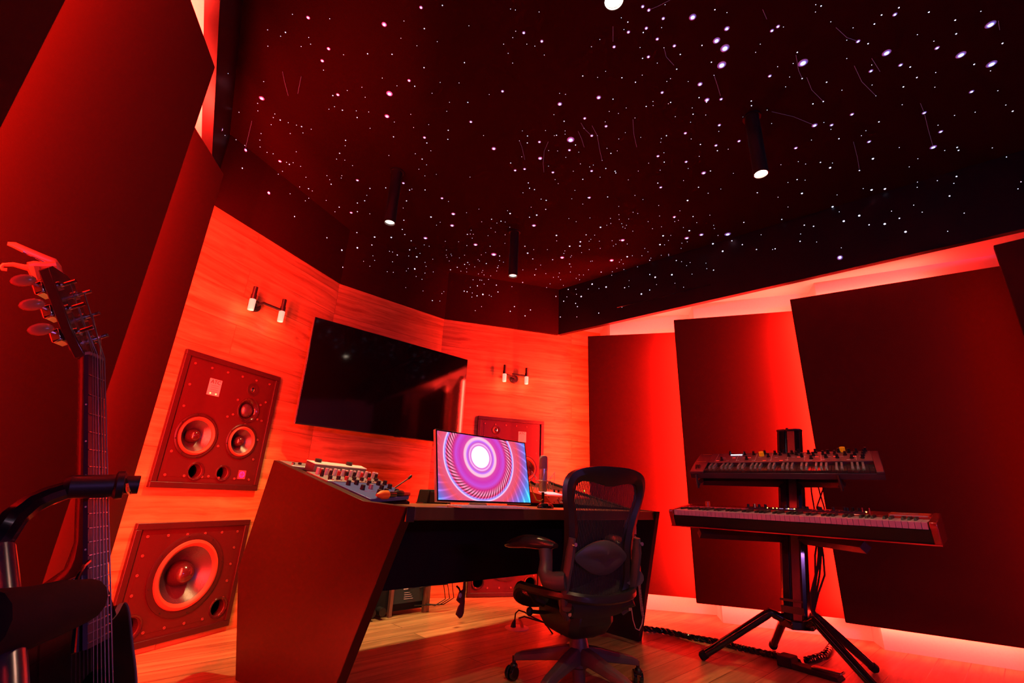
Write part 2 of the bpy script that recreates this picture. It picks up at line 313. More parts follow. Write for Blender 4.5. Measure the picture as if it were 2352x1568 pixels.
KK(1100, 0, .3188, """(228,65,1)(263,72,1)(434,86,1)(323,236,3)(453,297,3)(265,225,1)(244,271,1)(178,318,1)(345,318,1)(403,332,1)(211,384,1)(243,454,1)(471,396,1)(170,657,3)(74,680,1)(583,749,4)(624,679,1)(581,672,1)(540,826,1)(614,873,2)(748,547,2)(855,557,1)(913,514,1)(974,337,3)(871,284,1)(811,337,1)(1030,560,2)(1128,592,2)(863,702,4)(966,714,2)(1061,777,1)(1005,817,1)(939,802,1)(762,852,3)(661,1006,6)(696,1044,2)(652,1081,3)(621,942,1)(621,966,1)(813,977,3)(757,924,1)(853,977,1)(916,909,3)(910,877,1)(951,1104,2)(923,1068,1)(997,1086,1)(559,974,2)(543,977,1)(480,940,1)(436,1022,3)(441,1140,4)(350,979,2)(349,1029,2)(313,942,1)(292,1014,1)(107,1070,4)(33,976,1)(502,1084,1)(567,1087,1)(626,1133,1)(719,1096,1)(229,1174,2)(261,1227,3)(329,1217,3)(308,1129,1)(501,1196,1)(533,1241,3)(549,1293,1)(571,1322,1)(680,1233,1)(748,1291,2)(731,1180,1)(798,1202,1)(824,1188,1)(812,1231,3)(888,1155,1)(914,1213,2)(873,1276,1)(981,1233,2)(986,1245,2)(1076,1295,1)(796,1423,3)(787,1423,2)(927,1418,2)(748,1469,1)(669,1431,1)(691,1371,1)(484,1442,2)(447,1434,1)(481,1507,1)(356,1317,1)(365,1354,1)(400,1365,1)(318,1388,1)(1180,47,3)(1224,73,3)(1341,34,1)(1328,133,3)(1316,199,1)(1206,203,3)(1184,234,2)(1077,231,3)(1045,213,1)(1073,159,2)(1026,128,1)(1285,281,3)(1161,342,1)(1408,330,3)(1451,392,2)(1221,409,3)(1179,420,2)(1285,454,1)(1177,541,1)(1425,498,2)(1333,344,1)(1380,566,1)(1354,586,1)(1540,123,5)(1700,70,2)(1787,91,1)(1786,206,4)(1712,292,5)(1772,347,6)(1749,468,6)(1675,448,2)(1607,327,2)(1694,542,1)(1593,606,4)(1643,719,4)(1640,735,2)(1586,703,2)(1745,714,3)(1508,587,1)(1320,666,3)(1381,737,2)(1365,747,1)(1255,760,1)(1205,766,2)(1254,731,1)(1124,849,1)(1543,822,2)(1537,777,1)(1525,880,1)(1732,901,3)(1728,946,1)(1634,828,1)(1415,840,1)(1487,959,3)(1529,1000,1)(1596,1040,2)(1708,1047,3)(1718,1085,2)(1796,1074,1)(1874,1016,3)(1351,977,2)(1314,997,1)(1310,1024,1)(1166,989,1)(1055,955,1)(1008,1000,1)(1290,1124,3)(1335,1167,2)(1333,1100,1)(1493,1165,3)(1508,1213,1)(1587,1126,1)(1619,1245,4)(1668,1231,2)(1223,1175,1)(1306,1225,1)(1148,1232,1)(1289,1318,2)(1310,1349,3)(1474,1300,1)(1582,1348,2)(1502,1442,2)(1408,1562,3)(1651,1391,1)(1743,1361,1)(1833,1248,1)(1124,1407,1)(1448,1518,1)""")
KK(1700, 0, .3826, """(191,184,3)(227,159,3)(260,162,1)(486,36,2)(454,28,1)(452,72,1)(544,131,1)(849,90,2)(806,144,2)(929,87,3)(953,46,2)(1133,73,2)(1291,121,2)(1445,68,1)(1503,147,5)(1482,153,2)(1575,260,2)(1297,203,2)(1064,208,1)(1163,247,1)(1182,288,3)(1325,329,5)(1405,386,2)(1509,384,5)(1503,425,1)(1389,550,3)(1547,544,1)(1595,630,1)(1636,667,2)(1411,673,1)(1287,692,1)(1204,790,3)(1188,751,1)(1105,677,3)(1159,883,4)(1303,884,2)(1311,902,2)(1228,903,1)(1514,887,1)(1599,942,1)(879,317,5)(785,426,3)(768,262,2)(708,248,3)(640,241,1)(678,167,1)(963,390,3)(1021,402,2)(980,521,2)(1061,465,2)(1174,435,1)(1169,523,1)(790,390,1)(792,510,1)(815,575,1)(640,351,1)(519,493,2)(611,541,1)(499,609,2)(437,623,2)(377,377,6)(343,314,2)(225,400,1)(178,456,3)(318,381,1)(372,471,2)(273,521,1)(297,462,1)(121,265,1)(93,314,1)(67,606,2)(68,634,2)(162,660,1)(20,701,2)(189,741,1)(124,815,2)(447,752,4)(549,750,3)(503,735,1)(545,776,1)(671,686,3)(833,731,2)(973,628,1)(593,832,2)(334,888,3)(428,840,1)(774,850,3)(755,784,1)(728,814,1)(797,952,3)(716,1023,2)(540,1006,3)(482,974,2)(554,978,1)(393,984,1)(349,970,1)(245,988,1)(342,1077,2)(390,1081,1)(371,1160,3)(103,1156,2)(228,1183,1)(287,1242,1)(287,1095,1)(250,1316,2)(22,1334,2)(126,1409,1)(385,1351,2)(441,1358,2)(363,1404,1)(360,1448,2)(459,1452,1)(555,1240,3)(595,1271,1)(582,1169,1)(622,1327,3)(715,1294,3)(774,1349,2)(868,1344,3)(956,1310,2)(909,1267,1)(789,1139,3)(869,1133,3)(739,1131,1)(1064,1092,1)(1042,1231,1)(1093,1273,1)(1257,1176,2)(1299,1059,2)(1184,1084,1)(1283,1100,1)(1015,1001,1)(1067,952,1)(955,885,1)(993,1391,3)(1345,1279,1)(599,1546,4)(607,1487,1)(210,1493,2)(195,1497,1)(98,1497,2)(13,1468,2)(1668,1133,1)(1686,1091,1)(1063,1124,1)(1246,1388,1)""")
KK(880, 280, .1913, """(508,1393,4)(828,1242,4)(842,1103,4)(575,1140,3)(708,914,3)(1109,1472,4)(1810,1242,4)(1844,1117,3)(1757,1142,2)(1525,1098,3)(1494,1064,1)(1302,1167,2)(1415,1190,2)(1959,940,2)(1897,925,1)(504,815,2)(280,947,2)(230,1289,2)(249,1179,2)(260,1350,2)(98,1385,3)(319,1534,2)(337,1425,2)(1150,1046,1)(1001,1089,1)(784,954,1)(1012,1348,2)(1046,1344,1)(1082,1347,1)(1057,1299,1)(1006,1482,1)(1295,1274,1)(1462,1456,1)(1702,1491,2)(1777,1023,1)(1952,1048,2)(906,1437,1)(747,1432,1)(641,1238,1)(685,1203,1)(1743,731,2)(1758,795,2)(1817,811,2)(1679,849,1)(1070,1394,1)(1283,1491,1)(1260,1364,1)(1347,1321,1)(1465,1354,1)(1607,1286,1)(1562,1286,1)(1520,1263,1)(1184,1198,1)(1366,1213,1)(1466,1201,1)""")
KK(740, 480, .2126, """(212,444,3)(375,253,2)(380,418,3)(567,301,3)(537,388,2)(811,496,2)(945,440,2)(1022,515,3)(1000,646,3)(909,668,1)(1015,728,1)(1078,758,1)(903,847,1)(1195,541,1)(1854,489,5)(1917,506,2)(1895,632,2)(1916,555,1)(1572,576,2)(1539,597,2)(1459,628,2)(1386,655,2)(1539,497,1)(1563,394,1)(1773,588,2)(2190,401,2)(2220,475,3)(2275,537,2)(2296,711,2)(2309,650,1)(2166,791,2)(2168,656,1)(1797,760,1)(1749,711,1)(1882,821,2)(1677,829,2)(1534,886,2)(1566,893,2)(1736,921,3)(1673,937,2)(1622,905,1)(1899,895,2)(1827,943,1)(1805,930,1)(2077,1053,2)(2032,1104,2)(2250,1089,2)(2192,1153,2)(1654,1097,1)(1722,1053,1)(1190,988,2)(1315,891,1)(51,310,2)(548,505,1)(222,628,2)(1815,402,1)(2050,838,1)(1600,845,1)(1340,497,1)(1348,521,1)(1391,487,1)(1399,503,1)(1373,560,1)(1343,441,1)(1483,527,1)(1589,599,1)(1560,641,1)(1561,678,1)(1499,670,1)(1648,623,1)(1699,560,1)(1684,546,1)(1719,494,1)(1767,470,1)(1736,662,1)(1726,682,1)(1688,700,1)(1821,720,1)(1885,668,1)(1904,613,1)(1958,573,1)(1703,766,1)(1724,769,1)(1749,810,1)(1630,763,1)(1617,950,1)(1293,912,1)(1090,884,1)(1272,994,1)(1110,691,1)(1200,678,1)(1122,619,1)(1111,576,1)(768,682,1)(703,676,1)(760,570,1)(727,456,1)(761,464,1)(567,554,1)(515,617,1)(447,564,1)(1103,387,1)(1156,401,1)(1057,478,1)(1011,424,1)(935,506,1)(930,642,1)""")
KK(1200, 380, .22957, """(340,698,3)(397,920,4)(472,806,3)(579,762,3)(575,804,3)(637,693,2)(781,617,3)(892,948,4)(1002,746,4)(935,787,1)(1048,911,3)(1099,902,1)(1195,902,1)(1376,790,3)(1407,702,3)(1519,517,3)(1560,548,1)(1707,510,2)(1744,571,1)(1652,349,3)(1644,725,4)(1669,651,3)(1790,691,4)(2053,686,5)(2095,753,2)(1906,782,3)(2003,857,3)(1920,630,1)(1912,597,1)(1957,699,1)(1875,496,1)(1858,277,1)(1391,612,1)(464,530,1)(537,561,1)(675,523,1)(880,528,1)(1104,656,1)(1107,467,1)(1273,947,2)(1285,926,1)(1539,950,2)(1677,970,1)(1912,1046,2)(1697,1086,1)(1495,1092,3)(1328,1117,3)(1274,1090,2)(1151,1013,1)(1015,1039,1)(1067,1151,1)(697,1186,3)(837,1215,3)(787,1065,2)(765,1230,1)(658,1235,1)(588,1310,3)(535,1237,1)(540,1287,1)(444,1313,1)(458,1239,2)(409,1199,1)(413,1357,2)(532,1379,2)(550,1411,2)(335,1309,2)(379,1515,2)(544,1514,1)(763,1476,2)(1022,1222,2)(1190,1285,3)(1273,1245,2)(1064,1210,1)(1342,1191,1)(1526,1177,1)(1612,1217,1)(995,1418,1)(1224,829,1)(1255,863,1)(1388,897,1)(1587,828,1)(1649,762,1)(302,941,2)(472,984,2)(485,1012,1)(369,1075,1)(360,1114,1)(381,1141,1)(135,1036,1)(661,1042,1)(80,1444,1)(242,1219,1)(682,958,1)(699,955,1)(893,1098,1)(900,1062,1)(945,1027,1)(969,966,1)(989,943,1)(1008,983,1)(770,757,1)(778,828,1)(668,840,1)(667,757,1)(684,738,1)(722,696,1)(591,870,1)(482,915,1)(491,901,1)(424,853,1)(415,879,1)(342,753,1)(249,840,1)(113,840,1)(182,995,1)(234,1080,1)(310,1117,1)(276,1182,1)(572,1141,1)(537,1127,1)(568,1094,1)(611,1094,1)(480,1064,1)(971,747,1)(1048,784,1)(897,751,1)(910,804,1)(1004,614,1)(1027,627,1)(1040,597,1)(993,581,1)(844,597,1)(884,579,1)(968,539,1)(965,491,1)(1062,534,1)(1153,479,1)(964,408,1)(1372,504,1)(1363,399,1)(1205,340,1)(1125,299,1)(1257,561,1)(1301,631,1)(1461,749,1)(1484,698,1)(1422,793,1)(1595,776,1)(1610,619,1)(1524,560,1)(1592,961,1)(1643,1001,1)(1836,976,1)(1844,1031,1)(1463,888,1)(1463,900,1)""")
def seg_n(p, q, like):
    d = (q - p).normalized(); n = Vector((d.y, -d.x, 0)); return n if n.dot(like) > 0 else -n
e1_, e2_ = cl + nA*off, fc + nC*off
planes = [(Vector((0, 0, ZC)), Vector((0, 0, -1))), (pAB, seg_n(pAB, e1_, nA)), (pAB, seg_n(pAB, pBC, nB)), (pBC, seg_n(pBC, e2_, nC)), (fc, nR), (cl, nL)]
stars = []
for x, y, s in K:
    d = ray(x, y); best = None
    for p, n in planes:
        dn = d.dot(n)
        if dn < -1e-6:
            t = (p - CAM).dot(n) / dn
            if t > 0 and (best is None or t < best[0]): best = (t, n)
    if not best: continue
    q = CAM + d * best[0]
    if q.z < ZF + .01: continue
    stars.append((q, best[1], s, (q - CAM).length))
stars.sort(key=lambda a: -a[2])
RP = {1: .7, 2: 1.15, 3: 1.8, 4: 2.6, 5: 3.5, 6: 4.4}
def dome(r, n=16):
    mb = MB(); mb.lathe([(r, -.3*r), (r, 0), (.75*r, .3*r), (.45*r, .5*r), (.2*r, .58*r), (0, .6*r)], n); return mb
me = None
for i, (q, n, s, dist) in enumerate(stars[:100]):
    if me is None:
        o = dome(1).build('fibre_optic_star', M_starHalo, ceil_o); me = o.data
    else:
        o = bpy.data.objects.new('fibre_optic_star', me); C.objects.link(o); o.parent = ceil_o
    r = RP[s] * 1.75 / F * dist  # widened so the painted halo fits around each end
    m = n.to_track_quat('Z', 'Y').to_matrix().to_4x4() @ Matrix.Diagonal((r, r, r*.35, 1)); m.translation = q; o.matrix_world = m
mb = MB()
for q, n, s, dist in stars[100:]:
    r = RP[s] / F * dist
    m = n.to_track_quat('Z', 'Y').to_matrix().to_4x4() @ Matrix.Scale(r, 4); m.translation = q
    mb.lathe([(1, -.3), (1, 0), (.6, .6), (0, .9)], 6, m)
o = mb.build('fibre_optic_star', M_star, ceil_o); o['kind'] = 'stuff'
strands = [(1100, 0, .3188, [[(1224, 73), (1290, 45), (1378, 0)], [(735, 885), (757, 924), (803, 970)], [(815, 905), (853, 977), (870, 1080), (888, 1155)], [(715, 945), (740, 1000), (758, 1060)], [(500, 1020), (470, 1090), (463, 1180), (468, 1240)], [(1335, 350), (1350, 410), (1405, 470)], [(1110, 860), (1115, 960), (1137, 1060)], [(292, 1014), (310, 1060), (331, 1150)], [(1695, 545), (1720, 620), (1740, 690)], [(966, 190), (966, 300)]]),
           (1700, 0, .3826, [[(135, 57), (160, 115)], [(1082, 620), (1105, 677), (1130, 780), (1159, 883)], [(400, 465), (430, 540), (497, 607)], [(575, 165), (640, 225), (708, 248)], [(685, 395), (730, 490), (815, 575)], [(335, 330), (350, 420), (372, 471)], [(680, 850), (705, 950), (716, 1020)], [(790, 350), (840, 430)], [(190, 670), (320, 700), (447, 752)], [(1550, 125), (1558, 180)]]),
           (400, 0, .3189, [[(780, 515), (795, 590), (822, 690)], [(915, 550), (890, 675)], [(560, 870), (480, 1210)]])]
for ox, oy, s, ls in strands:
    for l in ls:
        pts = []
        for (a, b) in l:
            d = ray(ox + a*s, oy + b*s); t = (ZC - .006 - H) / d.z; pts.append(CAM + d * t)
        mb = MB(); mb.tube(pts, .0008, 4); mb.build('fibre_strand', M_strand, ceil_o)
# ------------------------------------------------------------------ acoustic panels
ZB = .15
def apanel(p, ang, length, ztop, label, side, grp):
    """p = xy of the free edge's face, ang = direction along the panel away from that edge, side = which way the wall lies"""
    d = Vector((math.cos(R_(ang)), math.sin(R_(ang)), 0)); n = Vector((-d.y, d.x, 0)) * side   # n points to the wall
    m = Matrix((d, n, Vector((0, 0, 1)))).transposed().to_4x4(); m.translation = Vector((p[0], p[1], ZB))
    hh = ztop - ZB
    t = thing('acoustic_baffle', label, 'acoustic panel', mw=m, group=grp)
    mb = MB(); mb.box((0, 0, 0), (length, .05, hh)); mb.build('fabric_face', M_fab, t, bevel=.004, smooth=False)
    for z in (.25, hh - .25):
        mb = MB(); mb.box((.22, .05, z - .02), (length - .12, .085, z + .02)); mb.build('batten', M_white, t)
        mb = MB(); mb.box((.45, .085, z - .015), (.49, .40 if length < 1.6 else .3, z + .015)); 
        mb.build('bracket', M_white, t)
    return t, d, n
P1 = Vector((.763, 4.325, 0)); P2 = Vector((1.495, 3.920, 0)); P3 = Vector((2.325, 3.482, 0)); P4 = Vector((3.095, 2.55, 0))
L1 = Vector((-1.575, 2.033, 0)); L2 = Vector((-1.265, 1.422, 0)); L3 = Vector((-.86, .611, 0))
LED = (1, .021, .012)
PR = []
gl, gr = 'fabric panels along the left wall', 'fabric panels along the right wall'
PR.append(apanel(P1, -15, .98, 2.43, 'red-glowing narrow acoustic panel next to the wood wall, right side of the room', 1, gr) + (P1, 2.43, 1))
PR.append(apanel(P2, -19, 1.07, 2.48, 'dark acoustic panel directly behind the keyboard stand, glowing red on its right', 1, gr) + (P2, 2.48, 1))
PR.append(apanel(P3, -32.5, 1.30, 2.53, 'largest near-black acoustic panel on the right wall', 1, gr) + (P3, 2.53, 1))
PR.append(apanel(P4, -46, 1.15, 2.53, 'dim red acoustic panel cut off by the right edge of the photo', 1, gr) + (P4, 2.53, 1))
PR.append(apanel(L1, -80, .76, 2.43, 'narrow red-lit acoustic panel beside the left wall speakers', -1, gl) + (L1, 2.43, -1))
PR.append(apanel(L2, -74, 1.02, 2.48, 'big red-lit acoustic panel rising behind the guitar headstock', -1, gl) + (L2, 2.48, -1))
PR.append(apanel(L3, -60, 1.0, 2.53, 'black acoustic panel in the top left corner of the photo', -1, gl) + (L3, 2.53, -1))
PW = [185, 165, 190, 10, 170, 95, 85]
for (t, d, n, p, zt, side), pw in zip(PR, PW):
    h = zt - ZB; mid = p + d*(.022 if p is L3 else .05) + n*(.075 if p is L3 else .06) + Vector((0, 0, ZB + h/2))
    edge = (p is P1) or (p is L1)
    area('led_strip', mid, (n*.15 - d) if p is P1 else (-n*.35 - d) if edge else (n*.62 - d*.78), h*.96, .02, pw, LED)
    L_ = 1.0
    mt = p + d*(L_*.5) + n*.09 + Vector((0, 0, zt - .03)); area('led_strip', mt, n*.5 + Vector((0, 0, 1)), L_*.9, .02, pw*(.11 if side > 0 else .6), LED, xdir=d)
    mt = p + d*(L_*.5) + n*.09 + Vector((0, 0, ZB + .03)); area('led_strip', mt, n*.5 + Vector((0, 0, -1)), L_*.9, .02, pw*(.35 if p is L1 else .11), LED, xdir=d)
# ------------------------------------------------------------------ wall speakers
def wl(F_, x, y, off=0.0):
    o = F_.translation - F_.col[1].to_3d()*off; q = onpl(x, y, o, F_.col[1].to_3d()); q = F_.inverted() @ q
    return q.x, q.z
def driver(par, cx, cz, R, y0, name='woofer', ring=1.16):
    """driver facing -y at (cx,y0,cz)"""
    m = Matrix.Translation((cx, y0, cz)) @ Matrix.Rotation(PI/2, 4, 'X')   # lathe +z -> -y
    e = MB(); e.lathe([(R*ring, 0), (R*ring, .006), (R*1.10, .010), (R*1.0, .008), (R*.98, 0)], 48, m); fr_ = e.build(name, M_spkf, par)
    e = MB(); e.lathe([(R*1.0, .004), (R*.97, .014), (R*.90, .018), (R*.84, .012), (R*.80, .002)], 48, m); e.build('surround', M_rub, fr_)
    e = MB(); e.lathe([(R*.82, .003), (R*.60, -.022*R/.12), (R*.30, -.055*R/.12), (R*.15, -.06*R/.12)], 48, m); e.build('cone', M_cone, fr_)
    e = MB(); e.lathe([(R*.38, -.048*R/.12), (R*.34, -.020*R/.12), (R*.24, .002*R/.12), (R*.12, .012*R/.12), (0, .015*R/.12)], 32, m); e.build('dust_cap', M_cap, fr_)
    for k in range(8):
        a = 2*PI*(k+.3)/8; rr = R*(ring+1.06)/2
        e = MB(); e.cyl((cx + rr*math.cos(a), y0 - .004, cz + rr*math.sin(a)), (cx + rr*math.cos(a), y0 - .012, cz + rr*math.sin(a)), .0035, 8); e.build('bolt', M_graph, fr_)
    return fr_
def port(par, cx, cz, R, y0):
    m = Matrix.Translation((cx, y0, cz)) @ Matrix.Rotation(PI/2, 4, 'X')
    e = MB(); e.lathe([(R*1.18, 0), (R*1.14, .006), (R*1.0, .004), (R*.88, -.012), (R*.86, -.04), (R*.86, -.16)], 36, m); p = e.build('bass_port', M_cap, par)
    e = MB(); e.lathe([(R*.859, -.045), (R*.859, -.17), (0, -.171)], 36, m); e.build('port_tunnel', M_hole, p)
def screws(par, pts, y0):
    for i, (x, z) in enumerate(pts):
        m = Matrix.Translation((x, y0, z)) @ Matrix.Rotation(PI/2, 4, 'X')
        if i == 0: e = MB(); e.lathe([(.0075, 0), (.0075, .003), (.0055, .004), (.0045, .0015), (0, .0015)], 12, None); o = e.build('screw', M_scr, par); me_ = o.data
        else: o = bpy.data.objects.new('screw', me_); C.objects.link(o); o.parent = par
        o.matrix_local = m
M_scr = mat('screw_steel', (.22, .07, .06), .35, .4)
def edge_pts(x0, x1, z0, z1, nx, nz):
    return [(x0 + (x1-x0)*i/(nx-1), z) for z in (z0, z1) for i in range(nx)] + [(x, z0 + (z1-z0)*i/(nz+1)) for x in (x0, x1) for i in range(1, nz+1)]
def box_speaker(F_, x0, x1, z0, z1, flip, label, sub):
    cx, cz = (x0+x1)/2, (z0+z1)/2
    t = thing('subwoofer' if sub else 'wall_speaker', label, 'speaker', mw=F_ @ Matrix.Translation((cx, 0, z0)), group='bass units at floor level' if sub else 'monitors set in the wood wall')
    w, h = x1-x0, z1-z0; b = .033; f = 1 if not flip else -1
    e = MB()
    for q in (((-w/2, -.022, 0), (w/2, .06, b)), ((-w/2, -.022, h-b), (w/2, .06, h)), ((-w/2, -.022, b), (-w/2+b, .06, h-b)), ((w/2-b, -.022, b), (w/2, .06, h-b))): e.box(*q)
    e.build('cabinet_frame', M_spkf, t, bevel=.003)
    e = MB(); e.box((-w/2+.012, .03, .012), (w/2-.012, .25, h-.012)); bo = e.build('cabinet_box', M_hole, t, smooth=False)
    if sub: H_ = [(0, h*.535, .188), (f*(-.245), .105, .050), (f*.255, .115, .045)]
    else: H_ = [(f*(-.155), .305, .115), (f*.155, .308, .098), (f*.155, .515, .078), (f*(-.105), .10, .041), (f*.075, .10, .038)]
    e = MB(); e.box((-w/2+b, -.008, b), (w/2-b, .012, h-b)); ba = e.build('baffle', M_spk, t, smooth=False)
    e = MB(); e.box((-w/2+b+.035, -.0095, b+.03), (w/2-b-.035, -.0075, h-b-.03)); fpn = e.build('front_plate', M_spk, t, smooth=False)
    cuts = MB()
    for hx, hz, hr in H_: cuts.cyl((hx, -.1, hz), (hx, .24, hz), hr*.99, 40)
    co_ = cuts.build('cutter', M_spk, t)
    for tgt in (ba, fpn, bo):
        md_ = tgt.modifiers.new('holes', 'BOOLEAN'); md_.object = co_; md_.operation = 'DIFFERENCE'; md_.solver = 'EXACT'
    bpy.context.view_layer.update(); dg = bpy.context.evaluated_depsgraph_get()
    for tgt in (ba, fpn, bo):
        nm = bpy.data.meshes.new_from_object(tgt.evaluated_get(dg)); tgt.modifiers.clear(); tgt.data = nm
    bpy.data.objects.remove(co_)
    y0 = -.0095
    if sub:
        driver(t, f*.0, h*.535, .188, y0, 'bass_driver', 1.17)
        port(t, f*(-.245), .105, .055, y0); port(t, f*.255, .115, .05, y0)
        pts = [(x, z) for (x, z) in edge_pts(-w/2+.075, w/2-.075, .07, h-.07, 6, 4)]
        screws(t, pts, y0)
    else:
        driver(t, f*(-.155), .305, .115, y0); driver(t, f*.155, .308, .098, y0)
        # midrange dome with waveguide
        m = Matrix.Translation((f*.155, y0, .515)) @ Matrix.Rotation(PI/2, 4, 'X')
        e = MB(); e.lathe([(.083, 0), (.082, .006), (.070, .003), (.048, -.022), (.046, -.03)], 40, m); md = e.build('midrange_driver', M_cap, t)
        e = MB(); e.lathe([(.048, -.022), (.043, -.006), (.03, .006), (.015, .012), (0, .013)], 32, m); e.build('dome', M_cone, md)
        m = Matrix.Translation((f*.155, y0, .66)) @ Matrix.Rotation(PI/2, 4, 'X')
        e = MB(); e.lathe([(.046, 0), (.045, .003), (.026, .002), (.018, -.004)], 32, m); tw = e.build('tweeter', M_spkf, t)
        e = MB(); e.lathe([(.018, -.004), (.014, .004), (.006, .008), (0, .009)], 24, m); e.build('dome', M_chrome, tw)
        port(t, f*(-.105), .10, .045, y0); port(t, f*.075, .10, .042, y0)
        e = MB(); e.box((f*(-.12) - .042, y0 - .003, .56), (f*(-.12) + .042, y0, .665)); pl = e.build('label_plate', mat('label_card', (.75, .55, .52), .5), t, bevel=.002)
        text('ATC', .034, M_blkm, pl, (f*(-.12), y0 - .0035, .645), name='maker_mark')
        for k, s_ in enumerate((.006, .005, .005, .004)):
            e = MB(); e.box((f*(-.12) - .026, y0 - .0035, .622 - k*.013), (f*(-.12) + .026, y0 - .003, .6235 - k*.013)); e.build('printed_line', M_graph, pl)
        if not flip:
            for dx in (-.02, .018):
                e = MB(); e.ball((f*(-.12) + dx, y0 - .004, .572), .004, 8); e.build('indicator_light', mat('led_yellow', (.9, .7, .2), .3, em=(1, .7, .15), es=3), pl)
            sx, sz = .215, .098
            e = MB(); e.box((sx - .027, y0 - .002, sz - .027), (sx + .027, y0, sz + .027)); st = e.build('sticker', mat('sticker_red', (.8, .05, .12), .5), t)
            Mm = mat('sticker_magenta', (.9, .05, .7), .4, em=(.9, .02, .5), es=.6)
            e = MB(); m = Matrix.Translation((sx, y0 - .002, sz)) @ Matrix.Rotation(PI/2, 4, 'X')
            e.lathe([(.020, .0), (.020, .001), (.016, .001), (.016, 0)], 24, m)
            for dx in (-.006, .006): e.tube([(sx + dx, y0 - .003, sz + .001), (sx + dx, y0 - .003, sz + .012)], .0018, 6)
            e.tube([(sx + .010*math.cos(a), y0 - .003, sz - .002 + .008*math.sin(a)) for a in [PI + PI*k/8 for k in range(9)]], .0016, 6)
            e.build('smile_mark', Mm, st)
        pts = edge_pts(-w/2+.075, w/2-.075, .07, h-.07, 6, 4)
        pts += [(f*.05, .47), (f*.015, .45), (f*.24, .47), (f*.24, .57), (f*.06, .57), (f*.155, .42), (0, .26), (f*(-.015), .075)]
        screws(t, pts, y0)
    return t
box_speaker(FA, -s1, -s0, .832, 1.63, False, 'large multi-driver speaker in the wood wall with a pink smiley sticker', False)
box_speaker(FC, s0, s1, .832, 1.62, True, 'multi-driver speaker half hidden behind the glowing computer monitor', False)
box_speaker(FA, -s1, -s0, .03, .648, False, 'bass speaker with one huge driver at floor level, left of the desk', True)
box_speaker(FC, s0, s1, .005, .648, True, 'bass speaker glimpsed under the desk against the wood wall', True)
# ------------------------------------------------------------------ wall sconces
def sconce(F_, tl, bl, tr, br, basepx, label):
    off = .075
    def g(p): q = wl(F_, *p, off); return q
    (x1, z1), (x1b, z1b), (x2, z2), (x2b, z2b) = g(tl), g(bl), g(tr), g(br)
    bx, bz = wl(F_, *basepx, .01)
    t = thing('wall_sconce', label, 'wall lamp', mw=F_ @ Matrix.Translation((bx, 0, bz)), group='two-tube wall lamps')
    L_ = lambda x, z, y=-off: (x - bx, y, z - bz)
    e = MB(); m = Matrix.Rotation(PI/2, 4, 'X'); e.lathe([(0, 0), (.042, 0), (.042, .03), (.036, .036), (0, .036)], 24, m); e.build('base', M_graph, t)
    zr = z2b + (z2-z2b)*.5; zl = z1b + (z1-z1b)*.5
    e = MB(); e.tube([(0, -.03, 0), (0, -.06, .01), L_(x1 + .35*(x2-x1), zl+.25*(zr-zl), -off*.95), L_(x2, zr)], .010, 10); e.build('arm', M_graph, t)
    e = MB(); e.tube([(0, -.055, .005), L_(x1, zl)], .009, 10); e.build('arm', M_graph, t)
    for x, za, zb in ((x1, z1, z1b), (x2, z2, z2b)):
        zm = zb + (za-zb)*.46
        e = MB(); e.cyl(L_(x, za), L_(x, zm + .03), .0155); e.cyl(L_(x, zm + .035), L_(x, zm), .019); tb = e.build('tube', M_graph, t)
        e = MB(); e.cyl(L_(x, zm), L_(x, zb), .0205, r2=.0195); e.build('glass_shade', M_frost, tb, bevel=.002)
        l = bpy.data.lights.new('sconce_bulb', 'POINT'); l.energy = .35; l.color = (1, .3, .16); l.shadow_soft_size = .02
        lo = bpy.data.objects.new('sconce_bulb', l); C.objects.link(lo); lo.parent = t; lo.location = L_(x, zb - .035, -off - .03)
sconce(FA, (588, 659), (578, 713), (654, 688), (646, 740), (583, 703), 'two-tube wall lamp left of the big screen')
sconce(FC, (1160, 838), (1158, 876), (1210, 845), (1209, 882), (1180, 871), 'two-tube wall lamp right of the big screen')
# ------------------------------------------------------------------ television
TO = AB + nB * .24
FT = frame(TO, dB)
def tvp(x, y): q = FT.inverted() @ onpl(x, y, TO, nB); return q
c = [tvp(674, 972), tvp(727, 728), tvp(1073, 825)]
xl, xr = (c[0].x + c[1].x)/2, c[2].x + .01; zt = (c[1].z + c[2].z)/2; zb = c[0].z
t = thing('television', 'large dark television hung across the middle of the wood wall', 'television', mw=FT @ Matrix.Translation(((xl+xr)/2, 0, zb)))
w, h = xr-xl, zt-zb
M_tv = mat('tv_glass', (.004, .003, .005), .06, spec=.55)
e = MB(); e.box((-w/2, 0, 0), (w/2, .035, h)); e.build('housing', M_blkg, t, bevel=.004)
e = MB(); e.box((-w/2+.007, -.002, .012), (w/2-.007, .001, h-.007)); e.build('screen', M_tv, t, smooth=False)
e = MB(); e.box((-.35, .035, .25), (.35, .075, .6)); e.box((-.05, .075, .35), (.05, .235, .5)); e.build('wall_mount', M_blkm, t)
e = MB(); e.box((.05, -.004, -.006), (.11, .01, .002)); e.build('sensor_bar', M_chrome, t)
e = MB(); e.box((-w/2, .001, 0), (-w/2-.003, .03, h)); e.build('side_trim', mat('tv_trim', (.5, .35, .3), .3, .8), t)
